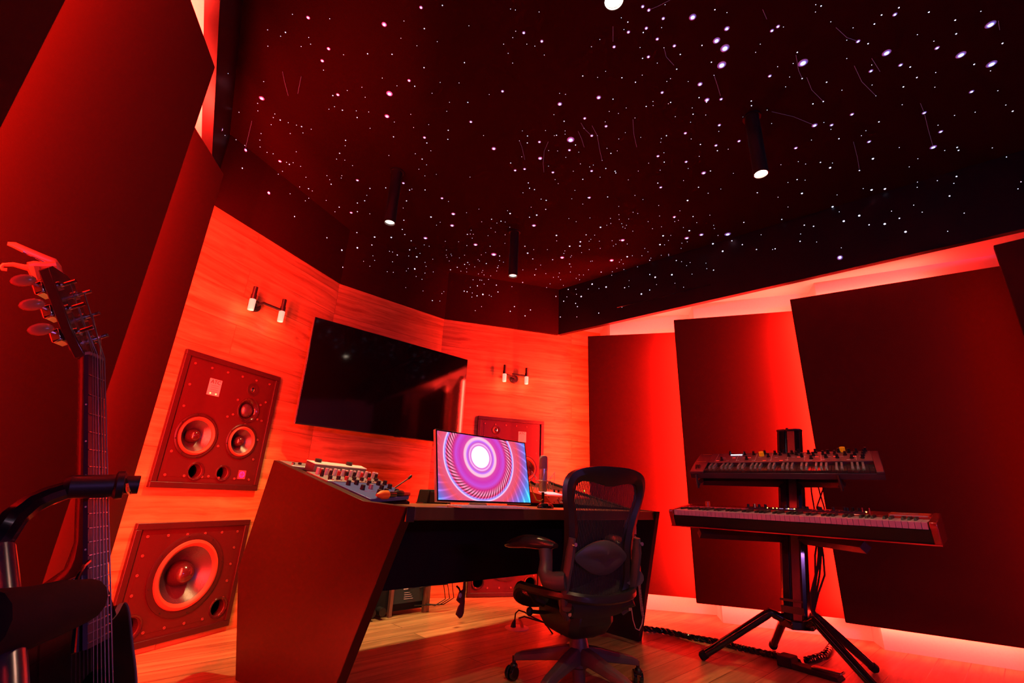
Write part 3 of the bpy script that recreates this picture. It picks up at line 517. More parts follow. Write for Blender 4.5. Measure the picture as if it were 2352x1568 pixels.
# ------------------------------------------------------------------ ceiling lamps
def pendant(px, py, zl, zt, label, hot, grp):
    q = onz(px, py, zl)
    t = thing('ceiling_spotlight', label, 'ceiling lamp', (q.x, q.y, zt), group=grp); L_ = zt - zl
    e = MB(); e.lathe([(.041, -L_+.0), (.041, -.02), (.041, 0), (0, 0)], 28); e.lathe([(.041, -L_), (.036, -L_), (.034, -L_+.03)], 28); e.build('tube', M_graph, t)
    e = MB(); e.lathe([(.052, 0), (.052, -.012), (0, -.012)], 28); e.build('ceiling_plate', M_graph, t)
    e = MB(); e.lathe([(.034, -L_+.012), (.022, -L_+.006), (0, -L_+.004)], 28); e.build('lens', M_lensH if hot else M_lens, t)
    return q, t
def spot(q, target, power, ang, col=(1, .62, .32), blend=.5):
    l = bpy.data.lights.new('spot_bulb', 'SPOT'); l.energy = power; l.color = col; l.spot_size = R_(ang); l.spot_blend = blend; l.shadow_soft_size = .03
    o = bpy.data.objects.new('spot_bulb', l); C.objects.link(o); o.location = (q.x, q.y, q.z - .015)
    o.rotation_euler = (Vector(target) - o.location).to_track_quat('-Z', 'Y').to_euler()
gp = 'black tube lamps on the star ceiling'
q1, _ = pendant(895, 512, 2.70, ZC, 'black tube ceiling lamp above the left wall speaker', False, gp)
q2, _ = pendant(1178, 634, 2.70, ZC, 'black tube ceiling lamp above the right end of the big screen', False, gp)
q3, _ = pendant(1410, 2, 2.72, ZC, 'glaring ceiling lamp at the top edge of the photo', True, gp)
q4, _ = pendant(1748, 400, 2.72, ZC, 'glaring ceiling lamp above the keyboard stand', True, gp)
spot(q1, (q1.x-.12, q1.y-.02, 0), 230, 64, col=(1, .60, .24)); spot(q2, (q2.x, q2.y, 0), 200, 64, col=(1, .60, .24))
spot(q3, (q3.x+.1, q3.y+.2, 0), 44, 72); spot(q4, (q4.x+.05, q4.y+.1, 0), 48, 62)
# ------------------------------------------------------------------ desk
DO = W(2.04, 1.75)
FD = frame(DO, EU)
def dl_(x, y, v):      # point in desk frame on the plane local-y = v
    p = DO + DV * v; return FD.inverted() @ onpl(x, y, p, DV)
def dz_(x, y, z): return FD.inverted() @ onz(x, y, z)
desk = thing('studio_desk', 'wide mixing desk with oak front edge, tall red-lit left side and slanted legs', 'desk', mw=FD)
ZD = .806
prof = [(0, ZD), (.257, .818), (1.0, 1.0), (1.12, .45), (.95, 0), (.32, 0)]
for sgn, fl_, dy in ((-1, .25, 0), (1, .02, -.06)):
    e = MB(); th = .045; pf = prof if sgn < 0 else [(-.02, ZD), (.22, .818), (1.0, 1.0), (1.02, .45), (.80, 0), (.17, 0)]
    o_pts = [(sgn*(.99 + fl_*max(y, 0)), y, z) for y, z in pf]
    e.prism(o_pts, (-sgn*th, 0, 0)); e.build('side_panel', M_deskside if sgn < 0 else M_blkm, desk, bevel=.003, smooth=False)
e = MB(); e.prism([(-.945, .0, ZD-.053), (.965, .0, ZD-.053), (.955, .62, ZD-.053), (-.98, .62, ZD-.053)], (0, 0, .053)); e.build('desktop', M_dwood, desk, bevel=.004, smooth=False)
e = MB(); e.box((-.985, -.004, ZD-.060), (-.945, .02, ZD)); e.build('edge_cap', M_blkg, desk, bevel=.003)
e = MB(); e.box((.965, -.004, ZD-.06), (.992, .02, ZD-.002)); e.build('edge_cap', M_blkg, desk, bevel=.003)
e = MB(); e.prism([(-1.0, .62, ZD-.04), (.95, .62, ZD-.04), (.96, 1.0, ZD-.04), (-1.05, 1.0, ZD-.04)], (0, 0, .03)); e.build('rear_shelf', M_blkm, desk)
e = MB(); e.prism([(-1.1, .84, .33), (.97, .84, .33), (.97, .87, .33), (-1.1, .87, .33)], (0, 0, .43)); e.build('modesty_panel', M_blkm, desk)
for x in (-.06, .36):
    e = MB(); e.cyl((x, .838, .55), (x, .832, .55), .006, 10); e.build('bolt', M_graph, desk)
FLp, RLp, RRp, FRp = Vector((-1.035, .25, .812)), Vector((-1.225, 1.0, .995)), Vector((-.737, 1.0, .976)), Vector((-.75, .37, .832))
e = MB(); e.hexa([FLp - Vector((0, 0, .10)), FRp - Vector((0, 0, .03)), RRp - Vector((0, 0, .22)), RLp - Vector((0, 0, .22))], [FLp - Vector((0, 0, .018)), FRp - Vector((0, 0, .014)), RRp - Vector((0, 0, .014)), RLp - Vector((0, 0, .014))]); e.build('rack_bay', M_blkm, desk)
e = MB(); e.hexa([(.55, .33, .808), (.95, .25, .808), (.95, 1.0, .80), (.50, 1.0, .80)], [(.55, .33, .830), (.95, .25, .818), (.95, 1.0, .985), (.50, 1.0, .97)]); e.build('rack_bay', M_blkm, desk)
e = MB(); e.tube([(-.985, .38, .03), (-.985, .38, .12)], .012, 8); e.lathe([(0, 0), (.03, 0), (.03, .03), (0, .03)], 16, Matrix.Translation((-.985, .38, 0))); e.build('levelling_foot', M_blkm, desk)
# gear lying in the sloped bay -------------------------------------------------
def bay(a, b, h=0.0):
    p = (FLp*(1-a) + FRp*a)*(1-b) + (RLp*(1-a) + RRp*a)*b
    n = (FRp-FLp).cross(RLp-FLp).normalized(); return p + n*h
def bayunit(name, a0, a1, b0, b1, h, m, label, cat, h0=-.006):
    t = thing(name, label, cat, mw=FD)
    e = MB(); e.hexa([bay(a0, b0, h0), bay(a1, b0, h0), bay(a1, b1, h0), bay(a0, b1, h0)], [bay(a0, b0, h), bay(a1, b0, h), bay(a1, b1, h), bay(a0, b1, h)])
    e.build('casing', m, t, bevel=.002); return t
def bayknob(t, a, b, h0, h, r, m, name='knob', mc=None):
    e = MB(); e.cyl(bay(a, b, h0), bay(a, b, h0+h), r, 12, r*.88); k = e.build(name, m, t)
    if mc: e = MB(); e.cyl(bay(a, b, h0+h), bay(a, b, h0+h+.003), r*.85, 12); e.build('knob_cap', mc, k)
t = bayunit('rack_unit', .07, .985, .01, .40, .012, M_blue, 'blue-faced rack processor at the front of the sloped desk bay', 'audio equipment')
for i, (a, b) in enumerate([(.42, .10), (.60, .12), (.80, .10), (.30, .22), (.48, .24), (.66, .22), (.86, .25), (.22, .33), (.38, .35), (.58, .34), (.76, .35), (.90, .37)]):
    bayknob(t, a, b, .012, .022, .012, M_blk if i not in (4,) else M_silver)
for a in (.3, .42, .54, .7, .84):
    e = MB(); p = bay(a, .17, .0125); e.box((-.012, -.001, 0), (.012, .001, .001), Matrix.Translation(p)); e.build('printed_line', M_whitep, t)
t = bayunit('rack_unit', .03, .985, .42, .66, .012, M_silver, 'silver rack unit with rows of white and red knobs on the sloped desk bay', 'audio equipment')
for r_, b in enumerate((.60, .545)):
    for i in range(8):
        a = .10 + .115*i
        bayknob(t, a, b, .012, .030, .0095, M_whitep if r_ == 0 else (M_red3 if i in (2, 5) else M_blk), mc=M_whitep if r_ == 0 else None)
        if r_ == 0: bayknob(t, a + .045, b - .004, .012, .028, .0085, M_red3 if i % 3 == 0 else M_whitep, mc=M_whitep)
for i in range(7):
    bayknob(t, .14 + .12*i, .48, .012, .016, .011, (M_blk, M_graph, M_red3)[i % 3])
for i in range(14): bayknob(t, .08 + .064*i, .45, .012, .004, .005, M_chrome, 'switch')
t = thing('preamp_case', 'upright grey metal case with a pale top edge standing on the sloped desk bay', 'audio equipment', mw=FD)
e = MB(); e.hexa([bay(.14, .69, -.004), bay(.86, .69, -.004), bay(.86, .80, -.004), bay(.14, .80, -.004)], [bay(.14, .69, .046), bay(.86, .69, .046), bay(.86, .80, .046), bay(.14, .80, .046)]); e.build('casing', mat('case_grey', (.17, .15, .17), .4, .3), t, bevel=.005)
e = MB(); e.hexa([bay(.14, .685, .046), bay(.86, .685, .046), bay(.86, .80, .046), bay(.14, .80, .046)], [bay(.14, .685, .051), bay(.86, .685, .051), bay(.86, .80, .051), bay(.14, .80, .051)]); e.build('top_edge', M_whitep, t, bevel=.002)
for a in (.25, .66):
    e = MB(); e.cyl(bay(a, .765, .051), bay(a, .765, .066), .018, 16); e.build('rubber_foot', M_blk, t)
bayknob(t, .22, .685, .012, .0, .0001, M_blk) if False else None
t = bayunit('rack_unit', .02, .99, .83, .99, .008, M_silver, 'silver rack unit at the high rear end of the sloped desk bay', 'audio equipment')
for i in range(9): bayknob(t, .08 + .1*i, .88 + .03*(i % 2), .008, .01, .010, M_blk if i % 2 else M_chrome)
# orange and dark plugs lying at the front of the bay
def pod(name, label, p, q, r, m, m2):
    t = thing(name, label, 'plug', mw=FD); p = Vector(p); q = Vector(q)
    e = MB(); e.tube([p, p*.75+q*.25, p*.45+q*.55, p*.4+q*.6], [r*.3, r, r, r*.75], 14); e.build('sleeve', m, t)
    e = MB(); e.tube([p*.4+q*.6, q], [r*.7, r*.62], 14); e.build('barrel', m2, t)
pod('cable_connector', 'fat cable plug with a bright orange sleeve lying on the desk bay', bay(.20, .02, .026), bay(.62, .015, .024), .020, M_orange, M_blkg)
pod('cable_connector', 'fat cable plug with a grey sleeve lying on the desk bay, nearer the antenna', bay(.62, .045, .024), bay(1.0, .03, .020), .016, M_graph, M_red3)
a_, b_ = dl_(901, 1124, .55), dl_(943, 1094, .55)
t = thing('gooseneck_microphone', 'thin black gooseneck microphone sticking up beside the blue rack unit', 'microphone', mw=FD)
e = MB(); e.tube([(a_.x-.02, .55, .80), (a_.x, .55, a_.z), (b_.x-.01, .55, b_.z-.01)], .0035, 8); e.build('stem', M_blk, t)
e = MB(); e.tube([(b_.x-.012, .55, b_.z-.012), (b_.x, .55, b_.z), (b_.x+.006, .55, b_.z+.006)], [.006, .008, .005], 10); e.build('capsule', M_blk, t)
# small speaker, control pad, gold knobs
t = thing('small_speaker', 'small black speaker cube left of the glowing monitor', 'speaker', mw=FD @ Matrix.Translation((-.40, .68, ZD-.01)))
e = MB(); e.hexa([(-.075, -.05, 0), (.075, -.05, 0), (.075, .07, 0), (-.075, .07, 0)], [(-.066, -.045, .088), (.066, -.045, .088), (.066, .06, .088), (-.066, .06, .088)]); e.build('cabinet', M_blkm, t, bevel=.006)
e = MB(); e.box((-.058, -.052, .012), (.058, -.046, .078)); e.build('grille', M_blk, t, bevel=.002)
p = dz_(1012, 1153, ZD+.008)
t = thing('desk_controller', 'flat dark controller with brass knobs at the foot of the monitor', 'audio equipment', mw=FD @ Matrix.Translation((p.x, p.y, ZD)))
e = MB(); e.box((-.075, -.03, 0), (.055, .04, .008)); e.build('casing', M_blk, t, bevel=.002)
for i in range(4): e = MB(); e.cyl((-.012 + .017*i, 0, .008), (-.012 + .017*i, 0, .023), .0075, 14); e.build('knob', M_gold if i != 1 else M_chrome, t)
e = MB(); e.ball((-.045, 0, .009), .005, 8); e.build('indicator_light', mat('led_green', (.4, .9, .1), .3, em=(.45, 1, .05), es=5), t)
e = MB(); e.box((-.15, -.04, 0), (-.085, .04, .005)); e.build('trackpad', M_blkg, t)
# computer monitor
mt_, mb_, mr_, mrb = dl_(1000, 985, .27), dl_(1003, 1151, .20), dl_(1207, 1015, .27), dl_(1219, 1158, .20)
zb_, zt_ = (mb_.z + mrb.z)/2, (mt_.z + mr_.z)/2
x0_, x1_ = (mb_.x + mt_.x)/2, (mrb.x + mr_.x)/2
tl_ = math.atan2(.07, zt_ - zb_)
MM = FD @ Matrix.Translation(((x0_+x1_)/2, .20, zb_)) @ Matrix.Rotation(-tl_, 4, 'X')
mw_, mh_ = x1_ - x0_, math.hypot(.07, zt_-zb_)
mon = thing('computer_monitor', 'slim monitor showing glowing pink and blue rings, on the mixing desk', 'monitor', mw=MM)
e = MB(); e.box((-mw_/2, 0, 0), (mw_/2, .02, mh_)); e.build('housing', mat('aluminium', (.62, .55, .56), .35, .7), mon, bevel=.003)
e = MB(); e.box((-mw_/2+.002, -.0015, .002), (mw_/2-.002, .001, mh_-.002)); e.build('bezel', M_blkg, mon)
sm = bpy.data.materials.new('ring_wallpaper'); sm.use_nodes = True; N = sm.node_tree.nodes; L = sm.node_tree.links; b = N['Principled BSDF']
b.inputs['Base Color'].default_value = (.01, .01, .01, 1); b.inputs['Roughness'].default_value = .2
tc = N.new('ShaderNodeTexCoord'); sp = N.new('ShaderNodeSeparateXYZ'); L.new(tc.outputs['Object'], sp.inputs[0])
def math_(op, a, b_=None, c_=None):
    n = N.new('ShaderNodeMath'); n.operation = op
    for i, v in enumerate((a, b_, c_)):
        if v is None: continue
        if hasattr(v, 'links') or hasattr(v, 'is_output'): L.new(v, n.inputs[i])
        else: n.inputs[i].default_value = v
    return n.outputs[0]
px_, pz_ = -.036, .240
dx = math_('SUBTRACT', sp.outputs['X'], px_); dz = math_('SUBTRACT', sp.outputs['Z'], pz_)
rr = math_('SQRT', math_('ADD', math_('MULTIPLY', dx, dx), math_('MULTIPLY', math_('MULTIPLY', dz, dz), 1.12)))
an = math_('ARCTAN2', dz, dx)
ramp = N.new('ShaderNodeValToRGB'); cr = ramp.color_ramp
stops = [(0, (2, 2, 2)), (.145, (1.6, 1.5, 1.6)), (.158, (.75, .35, .72)), (.170, (.55, .10, .42)), (.190, (.85, .40, .75)), (.21, (.50, .08, .42)), (.235, (.42, .12, .75)), (.255, (.80, .38, .60)), (.28, (.9, .45, .55)), (.30, (.55, .05, .30)), (.36, (.50, .03, .35)), (.42, (.46, .06, .52)), (.47, (.50, .02, .16)), (.53, (.62, .16, .28)), (.57, (.55, .02, .10)), (.60, (.25, .25, .85)), (.615, (.8, .5, .8)), (.63, (.60, .08, .18)), (.72, (.62, .06, .10)), (.80, (.28, .07, .32)), (.90, (.09, .14, .55)), (1, (.03, .35, .65))]
while len(cr.elements) < len(stops): cr.elements.new(.5)
for el, (p_, c_) in zip(cr.elements, stops): el.position = p_; el.color = (*c_, 1)
rn = math_('MULTIPLY', rr, 1/.40); L.new(rn, ramp.inputs[0])
# spiral streaks
sw = math_('SINE', math_('ADD', math_('MULTIPLY', an, 64), math_('MULTIPLY', rr, 260)))
band = N.new('ShaderNodeMapRange'); band.inputs['From Min'].default_value = .46; band.inputs['From Max'].default_value = .52; L.new(rn, band.inputs['Value'])
band2 = N.new('ShaderNodeMapRange'); band2.inputs['From Min'].default_value = .60; band2.inputs['From Max'].default_value = .56; L.new(rn, band2.inputs['Value'])
amt = math_('MULTIPLY', math_('MULTIPLY', band.outputs[0], band2.outputs[0]), .9)
out_b = N.new('ShaderNodeMapRange'); out_b.inputs['From Min'].default_value = .66; out_b.inputs['From Max'].default_value = 1.1; out_b.inputs['To Max'].default_value = .5; L.new(rn, out_b.inputs['Value'])
sw2 = math_('POWER', math_('ABSOLUTE', math_('SINE', math_('ADD', math_('MULTIPLY', an, 22), math_('MULTIPLY', rr, 40)))), 14)
fac = math_('ADD', math_('ADD', 1.0, math_('MULTIPLY', sw, amt)), math_('MULTIPLY', math_('MULTIPLY', sw2, out_b.outputs[0]), 4))
fin = math_('SINE', math_('MULTIPLY', rr, 900)); fac = math_('MULTIPLY', fac, math_('ADD', 1, math_('MULTIPLY', fin, .14)))
L.new(ramp.outputs[0], b.inputs['Emission Color']); L.new(math_('MULTIPLY', fac, 1.35), b.inputs['Emission Strength'])
e = MB(); e.box((-mw_/2+.009, -.0025, .009), (mw_/2-.009, -.0012, mh_-.009)); e.build('screen', sm, mon, smooth=False)
e = MB(); e.box((-.09, .0, -.020), (.09, .14, -.014)); e.box((-.06, .08, -.018), (.06, .09, .12)); e.build('stand', mat('aluminium', (1, 1, 1)), mon)
mon.children[-1].rotation_euler = (tl_, 0, 0)
# keyboard, mouse
p = dz_(1128, 1163, ZD+.008)
t = thing('computer_keyboard', 'long pale computer keyboard in front of the monitor', 'keyboard', mw=FD @ Matrix.Translation((p.x, p.y, ZD)))
e = MB(); e.hexa([(-.215, -.05, 0), (.215, -.05, 0), (.215, .06, 0), (-.215, .06, 0)], [(-.215, -.05, .004), (.215, -.05, .004), (.215, .06, .010), (-.215, .06, .010)]); e.build('casing', mat('keyboard_alu', (.6, .55, .58), .4, .4), t, bevel=.002)
me_ = None
for r_ in range(5):
    for i in range(16):
        if me_ is None:
            e = MB(); e.box((-.0115, -.0085, 0), (.0115, .0085, .003)); o = e.build('key', M_whitep, t, bevel=0); me_ = o.data
        else: o = bpy.data.objects.new('key', me_); C.objects.link(o); o.parent = t
        o.location = (-.198 + .0264*i, -.037 + .0205*r_, .0046 + .0011*r_)
p = dz_(1253, 1163, ZD+.01)
t = thing('computer_mouse', 'low black computer mouse at the right end of the keyboard', 'mouse', mw=FD @ Matrix.Translation((p.x, p.y, ZD)))
e = MB()
for a in (0,): e.loops([[(.062*k*math.cos(2*PI*i/20), .034*k*math.sin(2*PI*i/20), z) for i in range(20)] for k, z in ((1, 0), (1.02, .008), (.9, .02), (.6, .028), (.2, .031))], caps=True)
e.build('shell', M_blkg, t)
e = MB(); e.cyl((.02, -.004, .026), (.02, .004, .026), .007, 12); e.build('scroll_wheel', M_graph, t)
# condenser microphone in a shock mount
YM = .30
m0, m1 = dl_(1247, 1129, YM), dl_(1249, 1046, YM)
t = thing('studio_microphone', 'silver studio microphone held in a spider shock mount right of the monitor', 'microphone', mw=FD @ Matrix.Translation((m0.x, YM, 0)))
zb, zt = m0.z, m1.z; hh = zt-zb
e = MB(); e.lathe([(0, zb), (.022, zb), (.027, zb+.012), (.027, zb+hh*.60), (.029, zb+hh*.605), (.029, zb+hh*.63), (.0275, zb+hh*.635)], 28); e.build('body', mat('nickel', (.62, .55, .60), .32, .8), t)
e = MB(); e.lathe([(.0275, zb+hh*.635), (.0275, zb+hh*.93), (.022, zb+hh*.985), (.012, zb+hh), (0, zb+hh)], 28); e.build('grille', mat('mic_grille', (.42, .34, .40), .45, .6, bump=1, bscale=900), t)
e = MB(); zr_ = zb + hh*.29
ring = [(.052*math.cos(2*PI*k/24), .052*math.sin(2*PI*k/24), zr_) for k in range(25)]; e.tube(ring, .0025, 6, caps=False)
for k in range(8):
    a = 2*PI*k/8 + .2; s_ = 1 if k % 2 else -1
    R2 = .075; tip = (R2*math.cos(a), R2*math.sin(a), zr_ + .058*s_)
    for da in (-.35, .35): e.tube([(.045*math.cos(a+da), .045*math.sin(a+da), zr_ + .012*s_), tip], .0016, 5)
    e.tube([tip, (R2*math.cos(a)*.98, R2*math.sin(a)*.98, zr_ - .0*s_)], .0012, 5)
e.build('shock_mount', mat('satin_wire', (.75, .55, .6), .35, .2), t)
e = MB(); e.cyl((0, 0, ZD+.012), (0, 0, zb-.002), .009, 14); e.cyl((0, 0, ZD), (0, 0, ZD+.012), .035, 24); e.build('stand', M_blk, t)
e = MB(); q = dl_(1217, 1105, YM+.02); q2 = dl_(1222, 1126, YM+.02); q3 = dl_(1232, 1148, YM); q4 = dl_(1240, 1151, YM-.01); q5 = dl_(1247, 1146, YM-.01)
off_ = Vector((m0.x, YM, 0))
e.tube([Vector(k)-off_ for k in (q, q2, q3, q4, q5)], .0036, 8); e.build('cable', M_yel, t)
e = MB(); e.tube([Vector(dl_(1219, 1106, YM))-off_, Vector(dl_(1228, 1112, YM))-off_], .008, 8); e.build('cable_plug', M_blk, t)
# red console
YR = .46
c0, c1, c2, c3 = dl_(1251, 1138, YR+.02), dl_(1266, 1157, YR), dl_(1258, 1118, .85), dl_(1222, 1108, .85)
xL = c1.x; wR = .46
t = thing('recording_console', 'red metal desk console with small white maker lettering behind the mouse', 'audio equipment', mw=FD)
e = MB(); e.hexa([(xL, YR, .828), (xL+wR, YR, .828), (xL+wR, .88, .828), (xL-.04, .88, .828)], [(xL-.03, YR+.03, .880), (xL+wR, YR+.03, .880), (xL+wR, .88, .948), (xL-.06, .88, .948)]); e.build('casing', M_red2, t, bevel=.003)
e = MB(); e.box((xL+.02, YR+.015, ZD), (xL+wR-.02, .84, .829)); e.build('base', M_blkm, t)
fn = Vector((0, -.052, .03)).normalized()
nrm = Vector((0, -.0522, .03)); fv = Vector((0, .03, .052)).normalized()
def fp(x, k, o_=.002): return Vector((xL + x, YR, .828)) + fv * (.06*k) + Vector((0, -.866, .5)) * o_
tx = text('TASCAM', .011, M_whitep, t, fp(.11, .22, .0015), (PI/2 - R_(30), 0, 0), 'maker_mark')
for x in (.085, .13): e = MB(); e.cyl(fp(x, .58, 0), fp(x, .58, .014), .008, 14); e.build('jack', M_chrome, t)
for x, k in ((.0, .82), (.035, .2)): e = MB(); e.cyl(fp(x, k, 0), fp(x, k, .003), .004, 8); e.build('bolt', M_blk, t)
def tp(x, k, o_=0): return Vector((xL + x, YR+.03 + .39*k, .880 + .068*k + o_))
e = MB(); e.hexa([tp(.045, .10, .001), tp(.20, .10, .001), tp(.20, .34, .001), tp(.045, .34, .001)], [tp(.045, .10, .006), tp(.20, .10, .006), tp(.20, .34, .006), tp(.045, .34, .006)]); e.build('display', mat('lcd_pink', (.8, .6, .7), .3, em=(1, .42, .52), es=.8), t)
for i in range(9):
    e = MB(); e.cyl(tp(.25 + .05*(i % 4), .15 + .28*(i//4), 0), tp(.25 + .05*(i % 4), .15 + .28*(i//4), .018), .009, 14, .0075); e.build('knob', M_blk if i % 3 else M_chrome, t)
e = MB(); e.cyl(tp(.32, .92, 0), tp(.32, .92, .022), .014, 16); e.build('knob', M_blk, t)
e = MB(); e.box(tuple(tp(-.01, .08, .0)), tuple(tp(.02, .12, .004))); e.build('button', M_whitep, t)
e = MB(); e.ball(dl_(1342, 1127, .50), .004, 8); e.build('indicator_light', MATS['led_green'], t)
# headphones hanging under the desk edge
t = thing('headphones', 'beige headphones hung under the right end of the desk with a coiled cord', 'headphones', mw=FD @ Matrix.Translation((.80, .07, 0)))
M_bei = mat('beige_pad', (.42, .27, .19), .6)
e = MB(); e.tube([(.0, 0, .66), (.002, 0, .72), (.0, .02, .748), (-.01, .05, .748), (-.012, .06, .70)], .012, 10, flat=1.9); e.build('headband', M_bei, t)
for y in (0.0, .055):
    e = MB(); e.ball((0, y, .60), .045, 20, (.75, .35, 1.25)); cp = e.build('ear_cup', M_bei, t)
    e = MB(); e.ball((0.004, y-.012, .60), .030, 16, (.6, .3, 1.2)); e.build('ear_pad', M_red3, cp)
pts = []
for k in range(0, 420):
    u_ = k/420; z = .545 - u_*.37; a = k*.85; x_ = .006 + .055*u_ + .004*math.sin(u_*6)
    pts.append((x_ + .0075*math.cos(a), .0075*math.sin(a), z))
e = MB(); e.tube(pts, .0018, 5); e.build('coiled_cord', mat('cord_pink', (.55, .30, .28), .5), t)
e = MB(); e.tube([(.062, 0, .175), (.045, 0, .135), (.01, 0, .105), (-.03, 0, .12), (-.055, 0, .17), (-.068, 0, .24), (-.07, 0.01, .30)], .003, 8); e.build('cord_tail', mat('cord_pink', (1, 1, 1)), t)
e = MB(); e.tube([(.02, .0, .50), (.03, 0, .46), (.034, 0, .42)], [.013, .018, .012], 10); e.build('plug', M_red3, t)
# floor socket with plug
p = onz(1187, 1442, 0)
t = thing('floor_socket', 'round metal floor socket with two plugs under the desk', 'power socket', (p.x, p.y, 0))
e = MB(); e.lathe([(.085, 0), (.083, .004), (.07, .006), (0, .006)], 32); e.build('cover', mat('socket_plate', (.75, .45, .45), .4, .0), t)
e = MB(); e.tube([(-.025, 0, .005), (-.022, 0, .03), (-.015, 0, .05)], [.02, .015, .007], 10); e.build('plug', M_blk, t)
e = MB(); e.tube([(.04, 0, .005), (.028, 0, .035), (.01, 0, .06)], [.011, .012, .008], 10); e.build('plug', M_orange, t)
e = MB(); e.tube([(-.016, 0, .05), (-.012, 0, .09), (.01, 0, .11), (.05, 0, .10), (.12, -.02, .07), (.19, -.05, .05), (.24, -.1, .0)], .005, 8); e.tube([(.01, 0, .06), (.05, -.01, .075), (.13, -.03, .06), (.25, -.08, .045), (.3, -.12, 0)], .005, 8); e.build('cable', M_blk, t)
# hanging strap bundle
t = thing('cable_bundle', 'crumpled dark red bundle hanging from the back of the desk', 'cable bundle', mw=FD @ Matrix.Translation((-.02, .82, 0)))
e = MB(); e.tube([(.01, 0, .34), (.012, 0, .29), (-.005, 0, .27), (-.012, .002, .24), (.004, 0, .215), (-.004, 0, .19), (-.012, 0, .16), (0, 0, .138)], [.008, .012, .026, .032, .018, .024, .030, .014], 9, flat=.6, upv=(0, 1, 0)); e.build('wrap', mat('bundle_cloth', (.16, .045, .03), .8, bump=.6, bscale=60), t)
e = MB(); e.tube([(-.012, 0, .27), (-.03, 0, .30), (-.05, 0, .315)], .006, 6); e.build('strap', M_blk, t)
e = MB(); e.ball((-.024, -.01, .262), .012, 12, (1, .6, 1.2)); e.build('tag', M_whitep, t)
# amplifier rack on the floor behind the desk
t = thing('amplifier_rack', 'low black amplifier rack with white-printed panel and loose cables on the floor behind the desk', 'audio equipment', mw=FD @ Matrix.Translation((.06, 1.60, 0)))
e = MB(); e.box((-.42, .0, .03), (.20, .26, .38)); e.build('cabinet', M_blkm, t, bevel=.004)
e = MB(); e.box((-.12, -.012, .08), (.14, 0, .20)); fp_ = e.build('rear_panel', mat('panel_teal', (.02, .04, .045), .5), t)
for k in range(4): e = MB(); e.box((-.03, -.0135, .105 + .014*k), (.05 - .01*k, -.012, .108 + .014*k)); e.build('printed_line', M_whitep, fp_)
e = MB(); e.box((-.04, -.0135, .170), (.0, -.012, .188)); e.build('rating_label', M_whitep, fp_)
e = MB(); e.ball((.11, -.014, .19), .005, 8); e.build('indicator_light', mat('led_orange', (.9, .4, .1), .3, em=(1, .4, .1), es=4), fp_)
for x in (-.38, -.14, .18, .155):
    e = MB(); e.box((x-.012, -.03, .0), (x+.012, 0, .37)); e.build('rack_rail', mat('rail_red', (.3, .14, .11), .4, .5), t)
for i in range(14): e = MB(); e.box((-.12 + .018*i, -.008, .22), (-.112 + .018*i, .0, .34)); e.build('heat_fin', M_blk, t)
for x in (-.30, -.22): e = MB(); e.cyl((x, -.06, .05), (x, -.0, .05), .028, 14); e.build('connector', M_graph, t)
for a, b_, s_ in ((.10, .30, .14), (.12, .26, .17), (.0, .34, .2)):
    e = MB(); e.tube([(a, -.01, .17), (a + .06, -.06, .19), (b_, -.10, .15 + s_*.3), (b_ + .03, -.10, .09), (b_ - .05, -.08, .05), (a + .05, -.04, .06)], .004, 6); e.build('cable', M_graph, t)
# ------------------------------------------------------------------ office chair
cx0 = Vector((.392, 2.60, 0)); yaw = R_(118 - 90)
CM = Matrix.Translation(cx0) @ Matrix.Rotation(yaw, 4, 'Z')
ch = thing('office_chair', 'black mesh office chair seen from behind at the mixing desk', 'chair', mw=CM)
e = MB(); e.lathe([(.030, .030), (.034, .09), (.05, .10), (.052, .16), (.045, .20), (.038, .225), (0, .225)], 24); e.lathe([(0, .03), (.03, .03)], 24); e.build('base_hub', M_grey, ch)
e = MB(); e.cyl((0, 0, .19), (0, 0, .29), .022, 20); e.build('gas_column', M_chrome, ch)
for k in range(5):
    a = R_(162 - 118 + 90 + 72*k) ; ca, sa = math.cos(a), math.sin(a)
    e = MB(); rings = []
    for r_, zc, hw, hh_ in ((.03, .15, .034, .034), (.10, .145, .033, .028), (.20, .125, .028, .022), (.29, .108, .024, .018), (.325, .098, .022, .014)):
        rings.append([(ca*r_ - sa*hw*c_, sa*r_ + ca*hw*c_, zc + hh_*d_) for c_, d_ in ((-1, -1), (1, -1), (1, .3), (.6, 1), (-.6, 1), (-1, .3))])
    e.loops(rings, caps=True); arm_ = e.build('base_arm', M_grey, ch, bevel=.004)
    wx, wy = ca*.33, sa*.33
    e = MB(); e.cyl((wx, wy, .055), (wx, wy, .10), .009, 12); e.ball((wx, wy, .056), .021, 14, (1, 1, .8)); cs = e.build('caster', M_blk, ch)
    tt = a + 1.2; tx_, ty_ = -math.sin(tt), math.cos(tt); ox, oy = math.cos(tt)*.014, math.sin(tt)*.014
    for s_ in (-1, 1):
        c_ = Vector((wx + ox, wy + oy, .030)); dd = Vector((tx_, ty_, 0)); e = MB()
        e.cyl(c_ + dd*.006*s_, c_ + dd*.024*s_, .030, 24); e.build('wheel', M_blkg, cs, bevel=.003)
